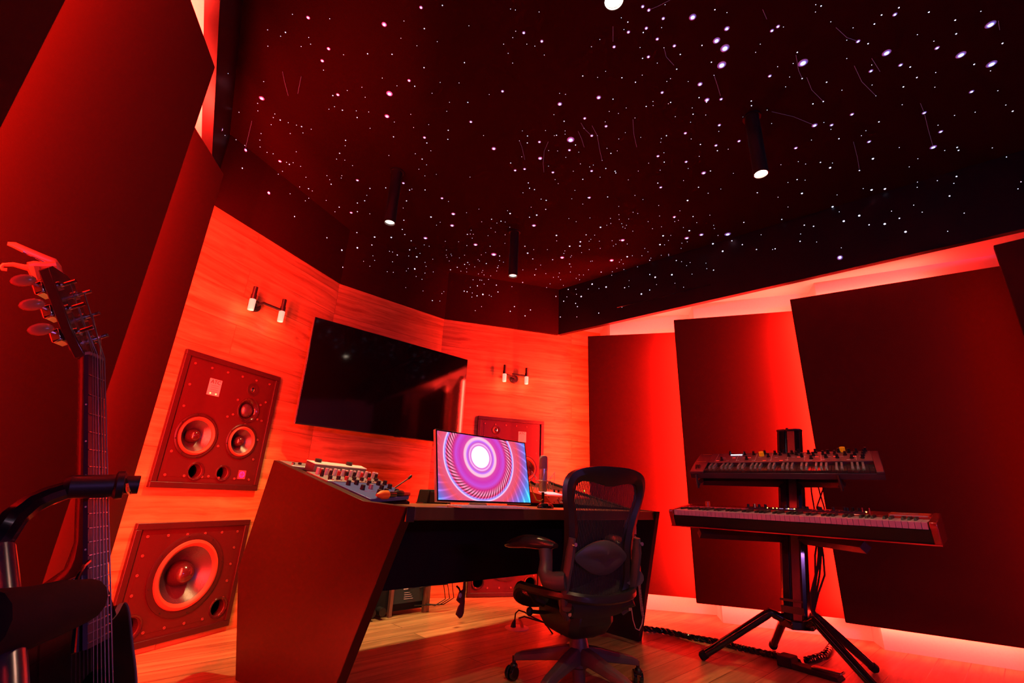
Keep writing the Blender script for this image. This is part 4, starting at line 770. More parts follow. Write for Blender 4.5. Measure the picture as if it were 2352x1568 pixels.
# mechanism
e = MB(); e.loops([[(x*w_, y_*l_ + .03, z) for x, y_ in ((-1, -.8), (-.7, -1), (.7, -1), (1, -.8), (1, .8), (.7, 1), (-.7, 1), (-1, .8))] for z, w_, l_ in ((.225, .07, .08), (.25, .115, .13), (.30, .135, .165), (.345, .13, .175), (.375, .10, .16))], caps=True); e.build('tilt_mechanism', M_blk, ch, bevel=.006)
e = MB(); e.tube([(-.10, .10, .31), (-.17, .12, .315), (-.21, .12, .32)], .009, 8); e.ball((-.215, .12, .32), .018, 12, (1, .8, 1.2)); e.build('adjusting_lever', M_blk, ch)
e = MB(); e.tube([(.10, .10, .31), (.17, .12, .315), (.21, .12, .32)], .009, 8); e.ball((.215, .12, .32), .018, 12); e.build('adjusting_lever', M_blk, ch)
for s_ in (-1, 1):
    e = MB(); e.tube([(s_*.09, -.08, .34), (s_*.15, -.13, .37), (s_*.20, -.18, .40)], [.03, .026, .024], 10)
    e.build('cross_arm', M_blk, ch)
    e = MB(); e.tube([(s_*.08, .12, .34), (s_*.16, .15, .37), (s_*.215, .14, .425)], [.028, .024, .02], 10)
    e.build('cross_arm', M_blk, ch)
# seat
def seatpt(x, y, o_=0):
    z = .445 - .035*(1 - (x/.25)**2) + .02*max(0, -y/.2)
    if y > .12: z -= .45*(y-.12)**1.6*3.0
    return Vector((x, y, z + o_))
def seat_out(k, s_=1.0):
    a = 2*PI*k/40; ca, sa = math.cos(a), math.sin(a); p_ = .35
    x = .275*math.copysign(abs(ca)**.55, ca); y = .285*math.copysign(abs(sa)**.55, sa) + .03
    x *= (1 - .12*max(0, (-y)/.2)); return x*s_, .03 + (y-.03)*s_
e = MB(); rings = []
for s_, o_ in ((.86, -.002), (.90, .010), (.97, .012), (1.0, -.002), (1.0, -.022), (.96, -.030), (.88, -.02), (.86, -.002)):
    rings.append([seatpt(*seat_out(k, s_), o_) for k in range(40)])
e.loops(rings); e.build('seat_frame', M_graph, ch)
e = MB(); rr_ = [[seatpt(*seat_out(k, s_), -.0) for k in range(40)] for s_ in (.88, .6, .3, .05)]; e.loops(rr_, caps=False)
mesh_m = bpy.data.materials.new('chair_mesh'); mesh_m.use_nodes = True; N2 = mesh_m.node_tree.nodes; L2 = mesh_m.node_tree.links; b2 = N2['Principled BSDF']
b2.inputs['Base Color'].default_value = (.045, .035, .042, 1); b2.inputs['Roughness'].default_value = .45
tc2 = N2.new('ShaderNodeTexCoord'); sp2 = N2.new('ShaderNodeSeparateXYZ'); L2.new(tc2.outputs['Object'], sp2.inputs[0])
m1_ = N2.new('ShaderNodeMath'); m1_.operation = 'MULTIPLY'; m1_.inputs[1].default_value = 2*PI/.0085; L2.new(sp2.outputs['X'], m1_.inputs[0])
m2_ = N2.new('ShaderNodeMath'); m2_.operation = 'SINE'; L2.new(m1_.outputs[0], m2_.inputs[0])
m3_ = N2.new('ShaderNodeMapRange'); m3_.inputs['From Min'].default_value = .15; m3_.inputs['From Max'].default_value = .45; m3_.inputs['To Min'].default_value = 1; m3_.inputs['To Max'].default_value = .12; L2.new(m2_.outputs[0], m3_.inputs['Value'])
L2.new(m3_.outputs[0], b2.inputs['Alpha'])
e.build('seat_mesh', mesh_m, ch)
# back: outer and inner outlines in (x, z)
def backy(z, x=0): return -.145 - .05*((z-.36)/.3) - .03*max(0, (z-.66)/.3) + .035*(x/.25)**2
def interp(tab, z):
    for (z0, a), (z1, b_) in zip(tab, tab[1:]):
        if z0 <= z <= z1: return a + (b_-a)*(z-z0)/(z1-z0)
    return tab[0][1] if z < tab[0][0] else tab[-1][1]
def spline(pts, n):
    # closed symmetric outline through right-half points (bottom centre to top centre), Catmull-Rom
    P = [(0 if i in (0, len(pts)-1) else x, z) for i, (x, z) in enumerate(pts)]
    full = P + [(-x, z) for x, z in P[-2:0:-1]]; m_ = len(full); out = []
    for i in range(m_):
        p0, p1, p2, p3 = full[i-1], full[i], full[(i+1) % m_], full[(i+2) % m_]
        for k in range(12):
            t_ = k/12
            out.append(tuple(.5*(2*p1[j] + (p2[j]-p0[j])*t_ + (2*p0[j]-5*p1[j]+4*p2[j]-p3[j])*t_*t_ + (3*p1[j]-p0[j]-3*p2[j]+p3[j])*t_**3) for j in (0, 1)))
    # resample
    Ls = [0]
    for a, b_ in zip(out, out[1:] + out[:1]): Ls.append(Ls[-1] + math.hypot(a[0]-b_[0], a[1]-b_[1]))
    res = []; tot = Ls[-1]; j = 0
    for i in range(n):
        s_ = tot*i/n
        while Ls[j+1] < s_: j += 1
        f_ = (s_-Ls[j])/max(1e-9, Ls[j+1]-Ls[j]); a, b_ = out[j], out[(j+1) % len(out)]
        res.append((a[0]+(b_[0]-a[0])*f_, a[1]+(b_[1]-a[1])*f_))
    return res
NB = 96
OUT = spline([(0, .335), (.12, .34), (.185, .36), (.212, .42), (.213, .52), (.205, .64), (.226, .78), (.255, .90), (.248, .965), (.205, 1.0), (.11, 1.019), (0, 1.022)], NB)
OUT = [(x*.96, z) for x, z in OUT]
INN = spline([(0, .415), (.10, .418), (.16, .44), (.178, .50), (.170, .58), (.158, .66), (.172, .76), (.208, .86), (.212, .905), (.185, .945), (.10, .945), (0, .93)], NB)
INN = [(x*.94, z) for x, z in INN]
e = MB(); rings = []
for f_, dy in ((0, -.020), (0, .020), (1, .018), (1, -.008)):
    src = OUT if f_ == 0 else INN
    rings.append([(x, backy(z, x) + dy, z) for x, z in src])
mid_ = [(( a[0]*.5 + b_[0]*.5), (a[1]*.5 + b_[1]*.5)) for a, b_ in zip(OUT, INN)]
rings.append([(x, backy(z, x) - .026, z) for x, z in mid_]); rings.append(rings[0])
e.loops(rings); bf = e.build('back_frame', M_graph, ch)
e = MB(); cxy = (0, .68); e.loops([[(cxy[0] + (x-cxy[0])*k, backy(cxy[1] + (z-cxy[1])*k, x*k) + .004, cxy[1] + (z-cxy[1])*k) for x, z in INN] for k in (1.02, .75, .5, .25, .02)]); e.build('back_mesh', mesh_m, ch)
# lumbar pad
e = MB(); prof_ = []
for k in range(32):
    a = 2*PI*k/32; x = .165*math.cos(a); z = .60 + .062*math.sin(a)*(1 - .30*math.cos(2*a)); prof_.append((x, z))
e.loops([[(x*s_, backy(z, x) - d_, .60 + (z-.60)*s_) for x, z in prof_] for s_, d_ in ((.9, .002), (1, .008), (.97, .020), (.8, .030), (.5, .036), (.22, .0375))], caps=True); e.build('lumbar_pad', M_grey, ch)
# uprights
for s_ in (-1, 1):
    e = MB(); P_ = [(s_*.200, -.225, .69), (s_*.205, -.215, .62), (s_*.208, -.19, .52), (s_*.205, -.16, .43), (s_*.19, -.145, .37), (s_*.165, -.125, .345)]
    e.tube(P_, [.020, .027, .025, .024, .026, .022], 10, flat=.75, upv=(1, 0, 0)); u = e.build('back_upright', M_grey, ch)
    for (x, y, z) in ((s_*.204, -.246, .665), (s_*.18, -.165, .365)): e = MB(); e.cyl((x, y+.01, z), (x, y-.012, z), .009, 10); e.build('bolt', M_chrome, u)
    # arm support and pad
    e = MB(); e.tube([(s_*.205, -.185, .505), (s_*.235, -.15, .500), (s_*.262, -.115, .503), (s_*.262, -.09, .53), (s_*.25, -.08, .58), (s_*.245, -.065, .625)], [.050, .052, .046, .038, .033, .036], 14, flat=.8); e.build('arm_support', M_grey, ch)
    e = MB(); rings = []
    for i in range(13):
        t_ = i/12; y = -.11 + .29*t_; wd = .048*(math.sin(PI*min(max(t_*.94+.03, 0), 1))**.35); hz = .034*(math.sin(PI*(t_*.94+.03))**.45)
        zc = .645 + .0*t_ - .02*max(0, t_-.6)**1.2*3 + .006*math.sin(PI*t_); xc = s_*(.338 - .03*t_)
        yy = y; xr = s_*(.232 + .42*(y + .06)) ; rings.append([(xr + wd*math.cos(2*PI*k/16), y*.93 - .0 - s_*wd*math.cos(2*PI*k/16)*.35, zc + hz*math.sin(2*PI*k/16)*(1 if math.sin(2*PI*k/16) > 0 else .9)) for k in range(16)])
    e.loops(rings, caps=True); e.build('arm_pad', mat('arm_pad_vinyl', (.035, .022, .027), .24, spec=.6), ch)
# ------------------------------------------------------------------ keyboard stand
SC = Vector((1.69, 2.95, 0)); KA = -45
FS = frame(SC, (math.cos(R_(KA)), math.sin(R_(KA))))
st = thing('keyboard_stand', 'black column keyboard stand with four splayed legs', 'keyboard stand', mw=FS)
SI = FS.inverted()
e = MB(); pr = []
base2 = [(-.068, -.03), (-.052, -.045), (-.016, -.048), (-.016, -.036), (-.006, -.036), (-.006, -.048), (.048, -.046), (.066, -.034), (.068, .03), (.05, .045), (-.05, .045), (-.068, .03)]
LN = (SI.to_3x3() @ Vector((.19, .10, 0))); e.prism([(x, y, .265) for x, y in base2], (LN.x, LN.y, 1.085)); col = e.build('column', M_blkg, st, smooth=False, bevel=.003)
e = MB(); e.prism([(x*1.02 + LN.x, y*1.02 + LN.y, 1.350) for x, y in base2], (0, 0, .010)); e.lathe([(.008, 1.36), (.008, 1.372), (0, 1.372)], 12, Matrix.Translation((LN.x-.01, LN.y-.01, 0))); e.build('top_cap', M_blk, st)
e = MB(); e.prism([(-.002, -.0485, .27), (.040, -.0485, .27), (.040, -.0455, .27), (-.002, -.0455, .27)], (LN.x*.99, LN.y*.99, 1.075)); e.build('reflection_band', mat('reflection_grey', (.16, .14, .16), .3, .9), st)  # grey reflection down the column front, modelled as a thin band
e = MB(); e.box((-.058, -.05, .30), (.058, -.044, .335)); e.box((-.058, -.05, .36), (.058, -.044, .372)); e.build('clamp_plate', M_graph, st)
feet = [(Vector((1.195, 3.118, .02)), (1782, 1407)), (Vector((1.765, 3.390, .02)), (1789, 1402)), (Vector((2.140, 3.018, .02)), (1884, 1418)), (Vector((1.80, 2.46, .02)), (1858, 1424))]
for f, pe in feet:
    dv = Vector((f.x-SC.x, f.y-SC.y, 0)).normalized()
    el = SC + dv*.13; d = ray(*pe); k = math.hypot(el.x, el.y)/math.hypot(d.x, d.y); el.z = min(.36, max(.25, H + d.z*k))
    inn = SC + dv*.03; inn.z = .245
    e = MB(); e.tube([SI @ inn, SI @ (inn*.2+el*.8), SI @ el, SI @ (el*.94 + f*.06), SI @ f], [.022, .024, .024, .024, .022], 14); lg = e.build('leg', M_blkg, st)
    e = MB(); ff = f + (f-el).normalized()*-.03; e.tube([SI @ ff, SI @ f, SI @ (f + (f-el).normalized()*.012)], [.0245, .0245, .014], 14); e.build('rubber_foot', M_blkm, lg)
e = MB(); e.prism([(x*1.1, y*1.3, .225) for x, y in ((-.08, -.02), (0, -.075), (.08, -.02), (.08, .03), (0, .06), (-.08, .03))], (0, 0, .045)); e.build('base_plate', M_blkg, st, bevel=.006)
# lower stage piano
PL = Vector((1.043, 3.066, .7285)); ka = -46
FL_ = frame(PL, (math.cos(R_(ka)), math.sin(R_(ka)))); LW = 1.27
pn = thing('stage_piano', 'red stage piano with white and black keys on the lower arms of the stand', 'keyboard', mw=FL_ @ Matrix.Rotation(R_(4.0), 4, 'X'))
e = MB(); e.hexa([(.028, .02, .006), (LW-.028, .02, .006), (LW-.028, .325, .006), (.028, .325, .006)], [(.028, .0, .066), (LW-.028, .0, .066), (LW-.028, .325, .066), (.028, .325, .066)]); e.build('body', mat('piano_black', (.018, .006, .010), .35, spec=.4), pn)
e = MB(); e.box((.0, .012, 0), (LW, .33, .006)); e.build('base_plate', M_redp, pn)
e = MB(); e.hexa([(.028, .165, .066), (LW-.028, .165, .066), (LW-.028, .33, .066), (.028, .33, .066)], [(.028, .160, .108), (LW-.028, .160, .108), (LW-.028, .33, .116), (.028, .33, .116)]); e.build('control_panel', M_redp, pn, bevel=.003)
for x0, x1 in ((0, .028), (LW-.028, LW)):
    e = MB(); e.prism([(x0, .022, .0), (x0, -.004, .085), (x0, .0, .100), (x0, .16, .112), (x0, .333, .119), (x0, .333, 0)], (x1-x0, 0, 0)); e.build('end_cheek', M_redp, pn, bevel=.004)
kw = (LW - .064)/52; mw1 = mw2 = None
M_key = mat('ivory_key', (.72, .42, .52), .25, spec=.5); M_bk = mat('ebony_key', (.03, .028, .03), .3, spec=.5)
for i in range(52):
    if mw1 is None:
        e = MB(); e.box((.0006, .004, .068), (kw-.0006, .162, .099)); o = e.build('white_key', M_key, pn, bevel=.0012, smooth=False); mw1 = o
    else: o = mw1.copy(); C.objects.link(o); o.parent = pn
    o.location = (.032 + kw*i, 0, 0)
    if i < 51 and i % 7 in (0, 2, 3, 5, 6):
        if mw2 is None:
            e = MB(); e.hexa([(-.0055, .058, .099), (.0055, .058, .099), (.0055, .162, .099), (-.0055, .162, .099)], [(-.0042, .066, .111), (.0042, .066, .111), (.0048, .162, .111), (-.0048, .162, .111)]); o = e.build('black_key', M_bk, pn, smooth=False); mw2 = o
        else: o = mw2.copy(); C.objects.link(o); o.parent = pn
        o.location = (.032 + kw*(i+1), 0, 0)
rnd = random.Random(3)
def pz(y): return .108 + (y-.16)/.17*.008
e = MB(); e.box((.40, .185, pz(.185)), (.98, .315, .1165)); e.build('display_panel', mat('piano_panel', (.05, .012, .04), .4), pn)
for i, x in enumerate([.40, .43, .46, .49, .60, .70, .72, .76, .78, .84, .88, .90, .92, .95]):
    e = MB(); y = .22 + .07*rnd.random(); e.cyl((x, y, .112), (x, y, .134), .0085, 12, .007); kb = e.build('knob', M_blk, pn)
for i in range(26):
    x = .42 + .021*i; y = rnd.choice((.20, .215)); e = MB(); e.box((x-.006, y-.004, .112), (x+.006, y+.004, .120)); e.build('button', M_graph, pn)
for x, m_ in ((.52, 'led_yellow'), (.55, 'led_orange'), (.57, 'led_yellow'), (.63, 'led_orange'), (.66, 'led_yellow'), (.99, 'led_orange')):
    e = MB(); e.ball((x, .198, .119), .0035, 8); e.build('indicator_light', MATS[m_] if m_ in MATS else M_lens, pn)
e = MB(); e.box((.58, .205, .116), (.66, .22, .1175)); e.build('display', mat('lcd_lilac', (.5, .4, .7), .3, em=(.6, .45, 1), es=.9), pn)
for x in (.155, .44, .97, 1.0): e = MB(); e.tube([(x, .23, .11), (x, .235, .137)], .0028, 8); e.build('lever', M_whitep if x < .9 else M_red3, pn)
e = MB(); e.box((.13, .25, .112), (.155, .27, .140)); e.build('pitch_stick', M_orange, pn, bevel=.002)
e = MB(); e.box((1.08, .19, .1095), (LW-.035, .31, .1165)); e.build('name_plate', mat('plate_orange_red', (.75, .07, .03), .3), pn)
text('nord stage', .020, M_whitep, pn, (1.15, .23, .1176), (0, 0, 0), 'maker_mark')
e = MB(); e.box((1.085, .178, .110), (LW-.04, .183, .113)); e.build('trim_line', M_whitep, pn)
e = MB(); e.box((.05, .176, .1085), (.42, .180, .1115)); e.build('trim_line', mat('trim_pink', (.8, .2, .3), .3), pn)
# upper synthesizer
PU = Vector((1.205, 3.082, 1.024)); ua = -37; UW = 1.0
FU = frame(PU, (math.cos(R_(ua)), math.sin(R_(ua)))) @ Matrix.Rotation(R_(17), 4, 'X')
sy = thing('synthesizer', 'dark synthesizer with grey raised keys and many knobs on the upper arms of the stand', 'keyboard', mw=FU)
M_syn = mat('synth_metal', (.06, .03, .055), .38, .35, spec=.5, bump=.1, bscale=1500)
M_synp = mat('synth_panel', (.11, .055, .075), .45, .2, bump=.2, bscale=1500)
e = MB(); e.hexa([(0, 0, 0), (UW, 0, 0), (UW, .34, 0), (0, .34, 0)], [(0, -.006, .035), (UW, -.006, .035), (UW, .34, .035), (0, .34, .035)]); e.build('body', M_syn, sy, bevel=.003)
for x0, x1, nm in ((0, .085, 'left_end'), (UW-.035, UW, 'right_end')):
    e = MB(); e.prism([(x0, -.008, .03), (x0, -.008, .045), (x0, .13, .068), (x0, .33, .088), (x0, .355, .06), (x0, .34, .0), (x0, .05, 0)], (x1-x0, 0, 0)); e.build('end_block', M_syn, sy, bevel=.003)
e = MB(); e.hexa([(.085, .15, .03), (UW-.035, .15, .03), (UW-.035, .335, .03), (.085, .335, .03)], [(.085, .15, .069), (UW-.035, .15, .069), (UW-.035, .335, .088), (.085, .335, .088)]); e.build('control_panel', M_synp, sy, bevel=.002)
e = MB(); e.box((.085, .146, .066), (UW-.035, .152, .071)); e.build('trim_line', M_steel, sy)
for x in (.055, .072): e = MB(); e.cyl((x-.03, .07, .05), (x-.022, .07, .05), .024, 20); e.build('wheel', M_graph, sy)
uk = (UW - .035 - .088)/36; a1 = a2 = None
M_ukw = mat('dark_natural_key', (.03, .022, .025), .22, spec=.6); M_uks = mat('grey_sharp_key', (.20, .16, .19), .35, spec=.4)
for i in range(36):
    if a1 is None: e = MB(); e.box((.0006, .0, .036), (uk-.0006, .148, .050)); o = e.build('natural_key', M_ukw, sy, bevel=.001, smooth=False); a1 = o
    else: o = a1.copy(); C.objects.link(o); o.parent = sy
    o.location = (.087 + uk*i, 0, 0)
    if i < 35 and i % 7 in (0, 1, 3, 4, 5):
        if a2 is None:
            e = MB(); e.hexa([(-.0065, .045, .05), (.0065, .045, .05), (.0065, .148, .05), (-.0065, .148, .05)], [(-.005, .056, .064), (.005, .056, .064), (.0055, .148, .064), (-.0055, .148, .064)]); o = e.build('sharp_key', M_uks, sy, smooth=False); a2 = o
        else: o = a2.copy(); C.objects.link(o); o.parent = sy
        o.location = (.087 + uk*(i+1), 0, 0)
def up_(y): return .069 + (y-.15)/.185*.019
kn = None
spots = [(.20, .31), (.165, .19), (.29, .30), (.345, .30), (.315, .20), (.41, .31), (.435, .25), (.47, .30), (.52, .32), (.50, .28), (.55, .25), (.565, .30), (.60, .32), (.59, .28), (.62, .24), (.655, .30), (.67, .20), (.68, .26), (.69, .32), (.73, .28), (.745, .22), (.755, .30), (.79, .28), (.80, .21), (.81, .32), (.84, .26), (.86, .31), (.87, .20), (.885, .25), (.895, .31), (.92, .20), (.925, .25), (.93, .29), (.94, .33)]
for (x, y) in spots:
    if kn is None:
        e = MB(); e.cyl((0, 0, 0), (0, 0, .006), .0105, 14); e.cyl((0, 0, .006), (0, 0, .024), .0075, 12, .0065); kn = e.build('knob', M_blk, sy); o = kn
    else: o = kn.copy(); C.objects.link(o); o.parent = sy
    o.location = (x, y, up_(y)); o.rotation_euler = (R_(5.9), 0, 0)
for x, y in ((.395, .27), (.83, .33)):
    e = MB(); e.cyl((x, y, up_(y)), (x, y-.003, up_(y)+.026), .015, 20, .0145); e.build('orange_knob', mat('amber_plastic', (.9, .32, .02), .35, em=(1, .25, .0), es=.25), sy)
for x in (.125, .255, .365, .455, .545, .635, .72, .89):
    e = MB(); e.box((-.0008, 0, 0), (.0008, .15, .0012), Matrix.Translation((x, .165, up_(.165)+.0002)) @ Matrix.Rotation(R_(5.9), 4, 'X') ); e.build('panel_line', M_whitep, sy)
for i in range(26):
    x = .14 + .031*i; y = rnd.choice((.172, .18, .235)); e = MB(); m_ = Matrix.Translation((x, y, up_(y))) @ Matrix.Rotation(R_(5.9), 4, 'X'); e.box((-.009, -.002, 0), (.009, .002, .001), m_); e.build('printed_line', M_whitep if i % 3 else mat('led_red', (.9, .05, .03), .3, em=(1, .03, .02), es=1.5), sy)
e = MB(); e.box((-.035, -.006, 0), (.035, .008, .002), Matrix.Translation((.24, .295, up_(.295))) @ Matrix.Rotation(R_(5.9), 4, 'X')); e.build('display', mat('lcd_white', (.8, .8, .9), .3, em=(.75, .75, 1), es=3), sy)
for x0, y in ((.02, .31), (.012, .16)):
    e = MB(); e.box((0, 0, 0), (.06, .004, .001), Matrix.Translation((x0, y, up_(y)+.001)) @ Matrix.Rotation(R_(5.9), 4, 'X')); e.build('printed_line', mat('print_yellow', (.8, .45, .08), .5), sy)
# carrying arms of the stand, under both instruments
def garm(m_, pts, r_, nm, mm):
    e = MB(); e.tube([SI @ (m_ @ Vector(p)) for p in pts], r_, 4, upv=(0, 0, 1)); return e.build(nm, mm, st, smooth=False)
M_arm = mat('arm_black', (.03, .012, .02), .3, spec=.5)
csl = FL_.inverted() @ (SC + Vector((.19, .10, 0))*.42)
garm(FL_, [(csl.x-.05, csl.y-.03, -.034), (.16, .05, -.030)], [.030, .028], 'carrying_arm', M_arm)
garm(FL_, [(csl.x+.05, csl.y-.03, -.034), (.985, .03, -.030)], [.030, .028], 'carrying_arm', M_arm)
FU0 = frame(PU, (math.cos(R_(ua)), math.sin(R_(ua)))); csu = FU0.inverted() @ (SC + Vector((.19, .10, 0))*.70)
for xe in (.045, .80):
    garm(FU0, [(csu.x + (.05 if xe > .5 else -.05), csu.y-.02, -.0), (xe, .10, -.012), (xe, -.012, -.036)], [.034, .026, .018], 'carrying_arm', M_arm)
    e = MB(); e.tube([SI @ (FU0 @ Vector((xe, -.014, -.060))), SI @ (FU0 @ Vector((xe-.002, -.020, -.02))), SI @ (FU0 @ Vector((xe-.006, -.018, .022)))], .008, 6); e.build('arm_hook', M_graph, st)
# cables around the column
def rc(name, label, ptl, r_, m_, width, cat='cable', grp=None):
    e = MB(); e.tube([atr(x, y, r_) for x, y in ptl], width, 7); o = e.build(name, m_); tag(o, label, cat, grp); return o
rc('audio_cable', 'left black cable hanging between the two keyboards, crossing its neighbour low down', [(1862, 1100), (1864, 1130), (1869, 1160), (1874, 1190)], 3.50, M_blk, .0042)
rc('audio_cable', 'black cable slanting down to the left between the two keyboards', [(1900, 1104), (1888, 1130), (1877, 1162), (1873, 1190)], 3.47, M_blk, .0042)
rc('audio_cable', 'right black cable curving down between the two keyboards', [(1876, 1104), (1884, 1135), (1893, 1165), (1897, 1192)], 3.53, M_blk, .0042)
e = MB()
for k, xs in enumerate((0, 6, 12, 18, 24)):
    ph = k*1.3; e.tube([atr(1878 + xs*.3, 1238, 3.36+.01*k), atr(1872 + xs*.9 + 3*math.sin(ph), 1275, 3.36+.01*k), atr(1868 + xs + 5*math.cos(ph), 1320, 3.36+.01*k), atr(1862 + xs*.7, 1365, 3.37+.01*k), atr(1864 + xs*.25, 1402, 3.36+.01*k), atr(1880 + xs*.3, 1435, 3.36), atr(1893 + xs*.3, 1462, 3.36)], .0052, 7)
tag(e.build('cable_bundle', M_blk), 'bundle of black cables falling beside the stand column to the floor', 'cable bundle')
gp_ = [(1905, 1455), (1906, 1480), (1901, 1503), (1880, 1517), (1855, 1522)]
def loom(name, label, ptl, w_, zc):
    pts = [onz(x, y, 0) + Vector((0, 0, zc)) for x, y in ptl]; dn = []
    for a, b_ in zip(pts, pts[1:]):
        for k in range(10): dn.append(a + (b_-a)*k/10)
    dn.append(pts[-1]); e = MB()
    for ph in (0, 2.1, 4.2):
        pp = []
        for i, p in enumerate(dn):
            t_ = (dn[min(i+1, len(dn)-1)] - dn[max(i-1, 0)]).normalized(); s_ = Vector((-t_.y, t_.x, 0)); a = i*.9 + ph
            pp.append(p + s_*w_*.55*math.cos(a) + Vector((0, 0, w_*.55*math.sin(a))))
        e.tube(pp, w_*.62, 7)
    o = e.build(name, M_blkg); return tag(o, label, 'cable bundle')
loom('braided_cable', 'thick twisted black cable running over the floor from the desk to the stand', [(1478, 1449), (1530, 1456), (1590, 1470), (1650, 1481), (1700, 1494), (1760, 1508), (1800, 1517), (1838, 1528)], .017, .018)
loom('braided_cable', 'short thick black cable looping on the floor between the stand and the pedal', [(1908, 1468), (1909, 1490), (1896, 1510), (1872, 1519), (1852, 1524)], .017, .018)
p = onz(1868, 1545, 0)
t = thing('sustain_pedal', 'black foot pedal on the floor in front of the keyboard stand', 'pedal', (p.x, p.y, 0), (0, 0, R_(-52)))
e = MB(); e.hexa([(-.15, -.045, 0), (.14, -.055, 0), (.14, .055, 0), (-.15, .045, 0)], [(-.14, -.035, .03), (.13, -.045, .018), (.13, .045, .018), (-.14, .035, .03)]); e.build('base', M_blkm, t, bevel=.004)
e = MB(); e.hexa([(.0, -.025, .022), (.15, -.03, .030), (.15, .03, .030), (.0, .025, .022)], [(.0, -.022, .036), (.15, -.026, .044), (.15, .026, .044), (.0, .022, .036)]); e.build('foot_plate', M_chrome, t, bevel=.004)
e = MB(); e.box((-.17, -.05, .0), (-.09, .05, .055)); e.build('hinge_block', M_blkm, t, bevel=.006)
# ------------------------------------------------------------------ guitar
ga = az_ = atr(215, 1100, 1.0) - CAM; ga.z = 0; ga.normalize(); gpv = Vector((ga.y, -ga.x, 0))
dlt, phi = R_(27), R_(16.5)
gn_h = gpv*math.cos(dlt) - ga*math.sin(dlt)
gn = gn_h*math.cos(phi) + Vector((0, 0, 1))*math.sin(phi)
gt = Vector((0, 0, 1))*math.cos(phi) - gn_h*math.sin(phi)
gx = gn.cross(gt) * -1     # +x toward treble (far) side
if gx.dot(ga) < 0: gx = -gx
NUT = atr(217, 822, 1.06)
GM = Matrix((gx, gn, gt)).transposed().to_4x4(); GM.translation = NUT
if GM.determinant() < 0: gx = -gx; GM = Matrix((gx, gn, gt)).transposed().to_4x4(); GM.translation = NUT
sg = 1 if gx.dot(ga) > 0 else -1      # sg*x = far side
g = thing('acoustic_guitar', 'dark acoustic guitar with a cutaway on a stand, in the left foreground', 'guitar', mw=GM)
# neck (back rounded), fretboard, frets
def neckring(z, w_, d_): return [(w_*math.cos(PI + PI*k/10), -.004 + d_*math.sin(PI + PI*k/10), z) for k in range(11)] 
e = MB(); e.loops([neckring(z, w_, d_) for z, w_, d_ in ((.010, .0215, .017), (-.02, .0215, .016), (-.20, .025, .018), (-.30, .0262, .021), (-.335, .027, .035), (-.36, .027, .085), (-.375, .027, .10))], closed=True, caps=True); e.build('neck', M_guitw, g)
e = MB(); e.hexa([(-.0285, -.004, -.452), (.0285, -.004, -.452), (.0285, .002, -.452), (-.0285, .002, -.452)], [(-.0215, -.004, 0), (.0215, -.004, 0), (.0215, .002, 0), (-.0215, .002, 0)]); fb = e.build('fretboard', M_fret, g)
for i in range(1, 21):
    d = .648*(1 - 2**(-i/12)); w_ = .0215 + .007*d/.452
    e = MB(); e.tube([(-w_, .0028, -d), (w_, .0028, -d)], .0011, 6); e.build('fret', M_steel, fb)
for i in (3, 5, 7, 9, 12, 15):
    d = .648*(1 - 2**(-(i-.5)/12)); w_ = .0215 + .007*d/.452
    e = MB(); e.ball((-sg*w_, -.001, -d), .0014, 8); e.build('side_dot', M_whitep, fb)
e = MB(); e.box((-.0215, -.003, 0), (.0215, .0045, .005)); e.build('nut', M_bind, g)
# headstock tilted back
HB = Matrix.Rotation(R_(15), 4, 'X')
def hp(x, y, z): return HB @ Vector((x, y, z))
e = MB(); pf = [(-.022, .0), (-.030, .03), (-.034, .05), (-.036, .17), (-.020, .182), (.020, .182), (.036, .17), (.034, .05), (.030, .03), (.022, .0)]
e.hexa([hp(x, -.018, z) for x, z in pf], [hp(x, -.002, z) for x, z in pf]); hs = e.build('headstock', M_guitw, g, bevel=.002)
for s_ in (-1, 1):
    for i, z in enumerate((.045, .092, .139)):
        e = MB(); e.cyl(hp(s_*.022, -.002, z), hp(s_*.022, .022, z), .0035, 10); e.cyl(hp(s_*.022, -.002, z), hp(s_*.022, .002, z), .008, 12); e.build('string_post', M_chrome, hs)
        e = MB(); bx = [(s_*.012, -.018), (s_*.032, -.018)]; 
        e.hexa([hp(s_*.010, -.034, z-.012), hp(s_*.036, -.034, z-.012), hp(s_*.036, -.018, z-.012), hp(s_*.010, -.018, z-.012)], [hp(s_*.010, -.034, z+.012), hp(s_*.036, -.034, z+.012), hp(s_*.036, -.018, z+.012), hp(s_*.010, -.018, z+.012)]); tn = e.build('tuning_machine', M_chrome, hs, bevel=.003)
        e = MB(); e.cyl(hp(s_*.030, -.028, z+.006), hp(s_*.046, -.028, z+.006), .003, 8); m_ = Matrix.Translation(hp(s_*.056, -.030, z+.006)); e.ball((0, 0, 0), .0115, 14, (.75, 1.5, .9)) ; o = e.build('tuning_button', mat('pearl_button', (.75, .24, .10), .2, spec=.6), tn)
        for v in o.data.vertices:
            pass
        # move the ball part into place
        for v in o.data.vertices:
            if v.co.length < .02: v.co += hp(s_*.056, -.032, z+.006)
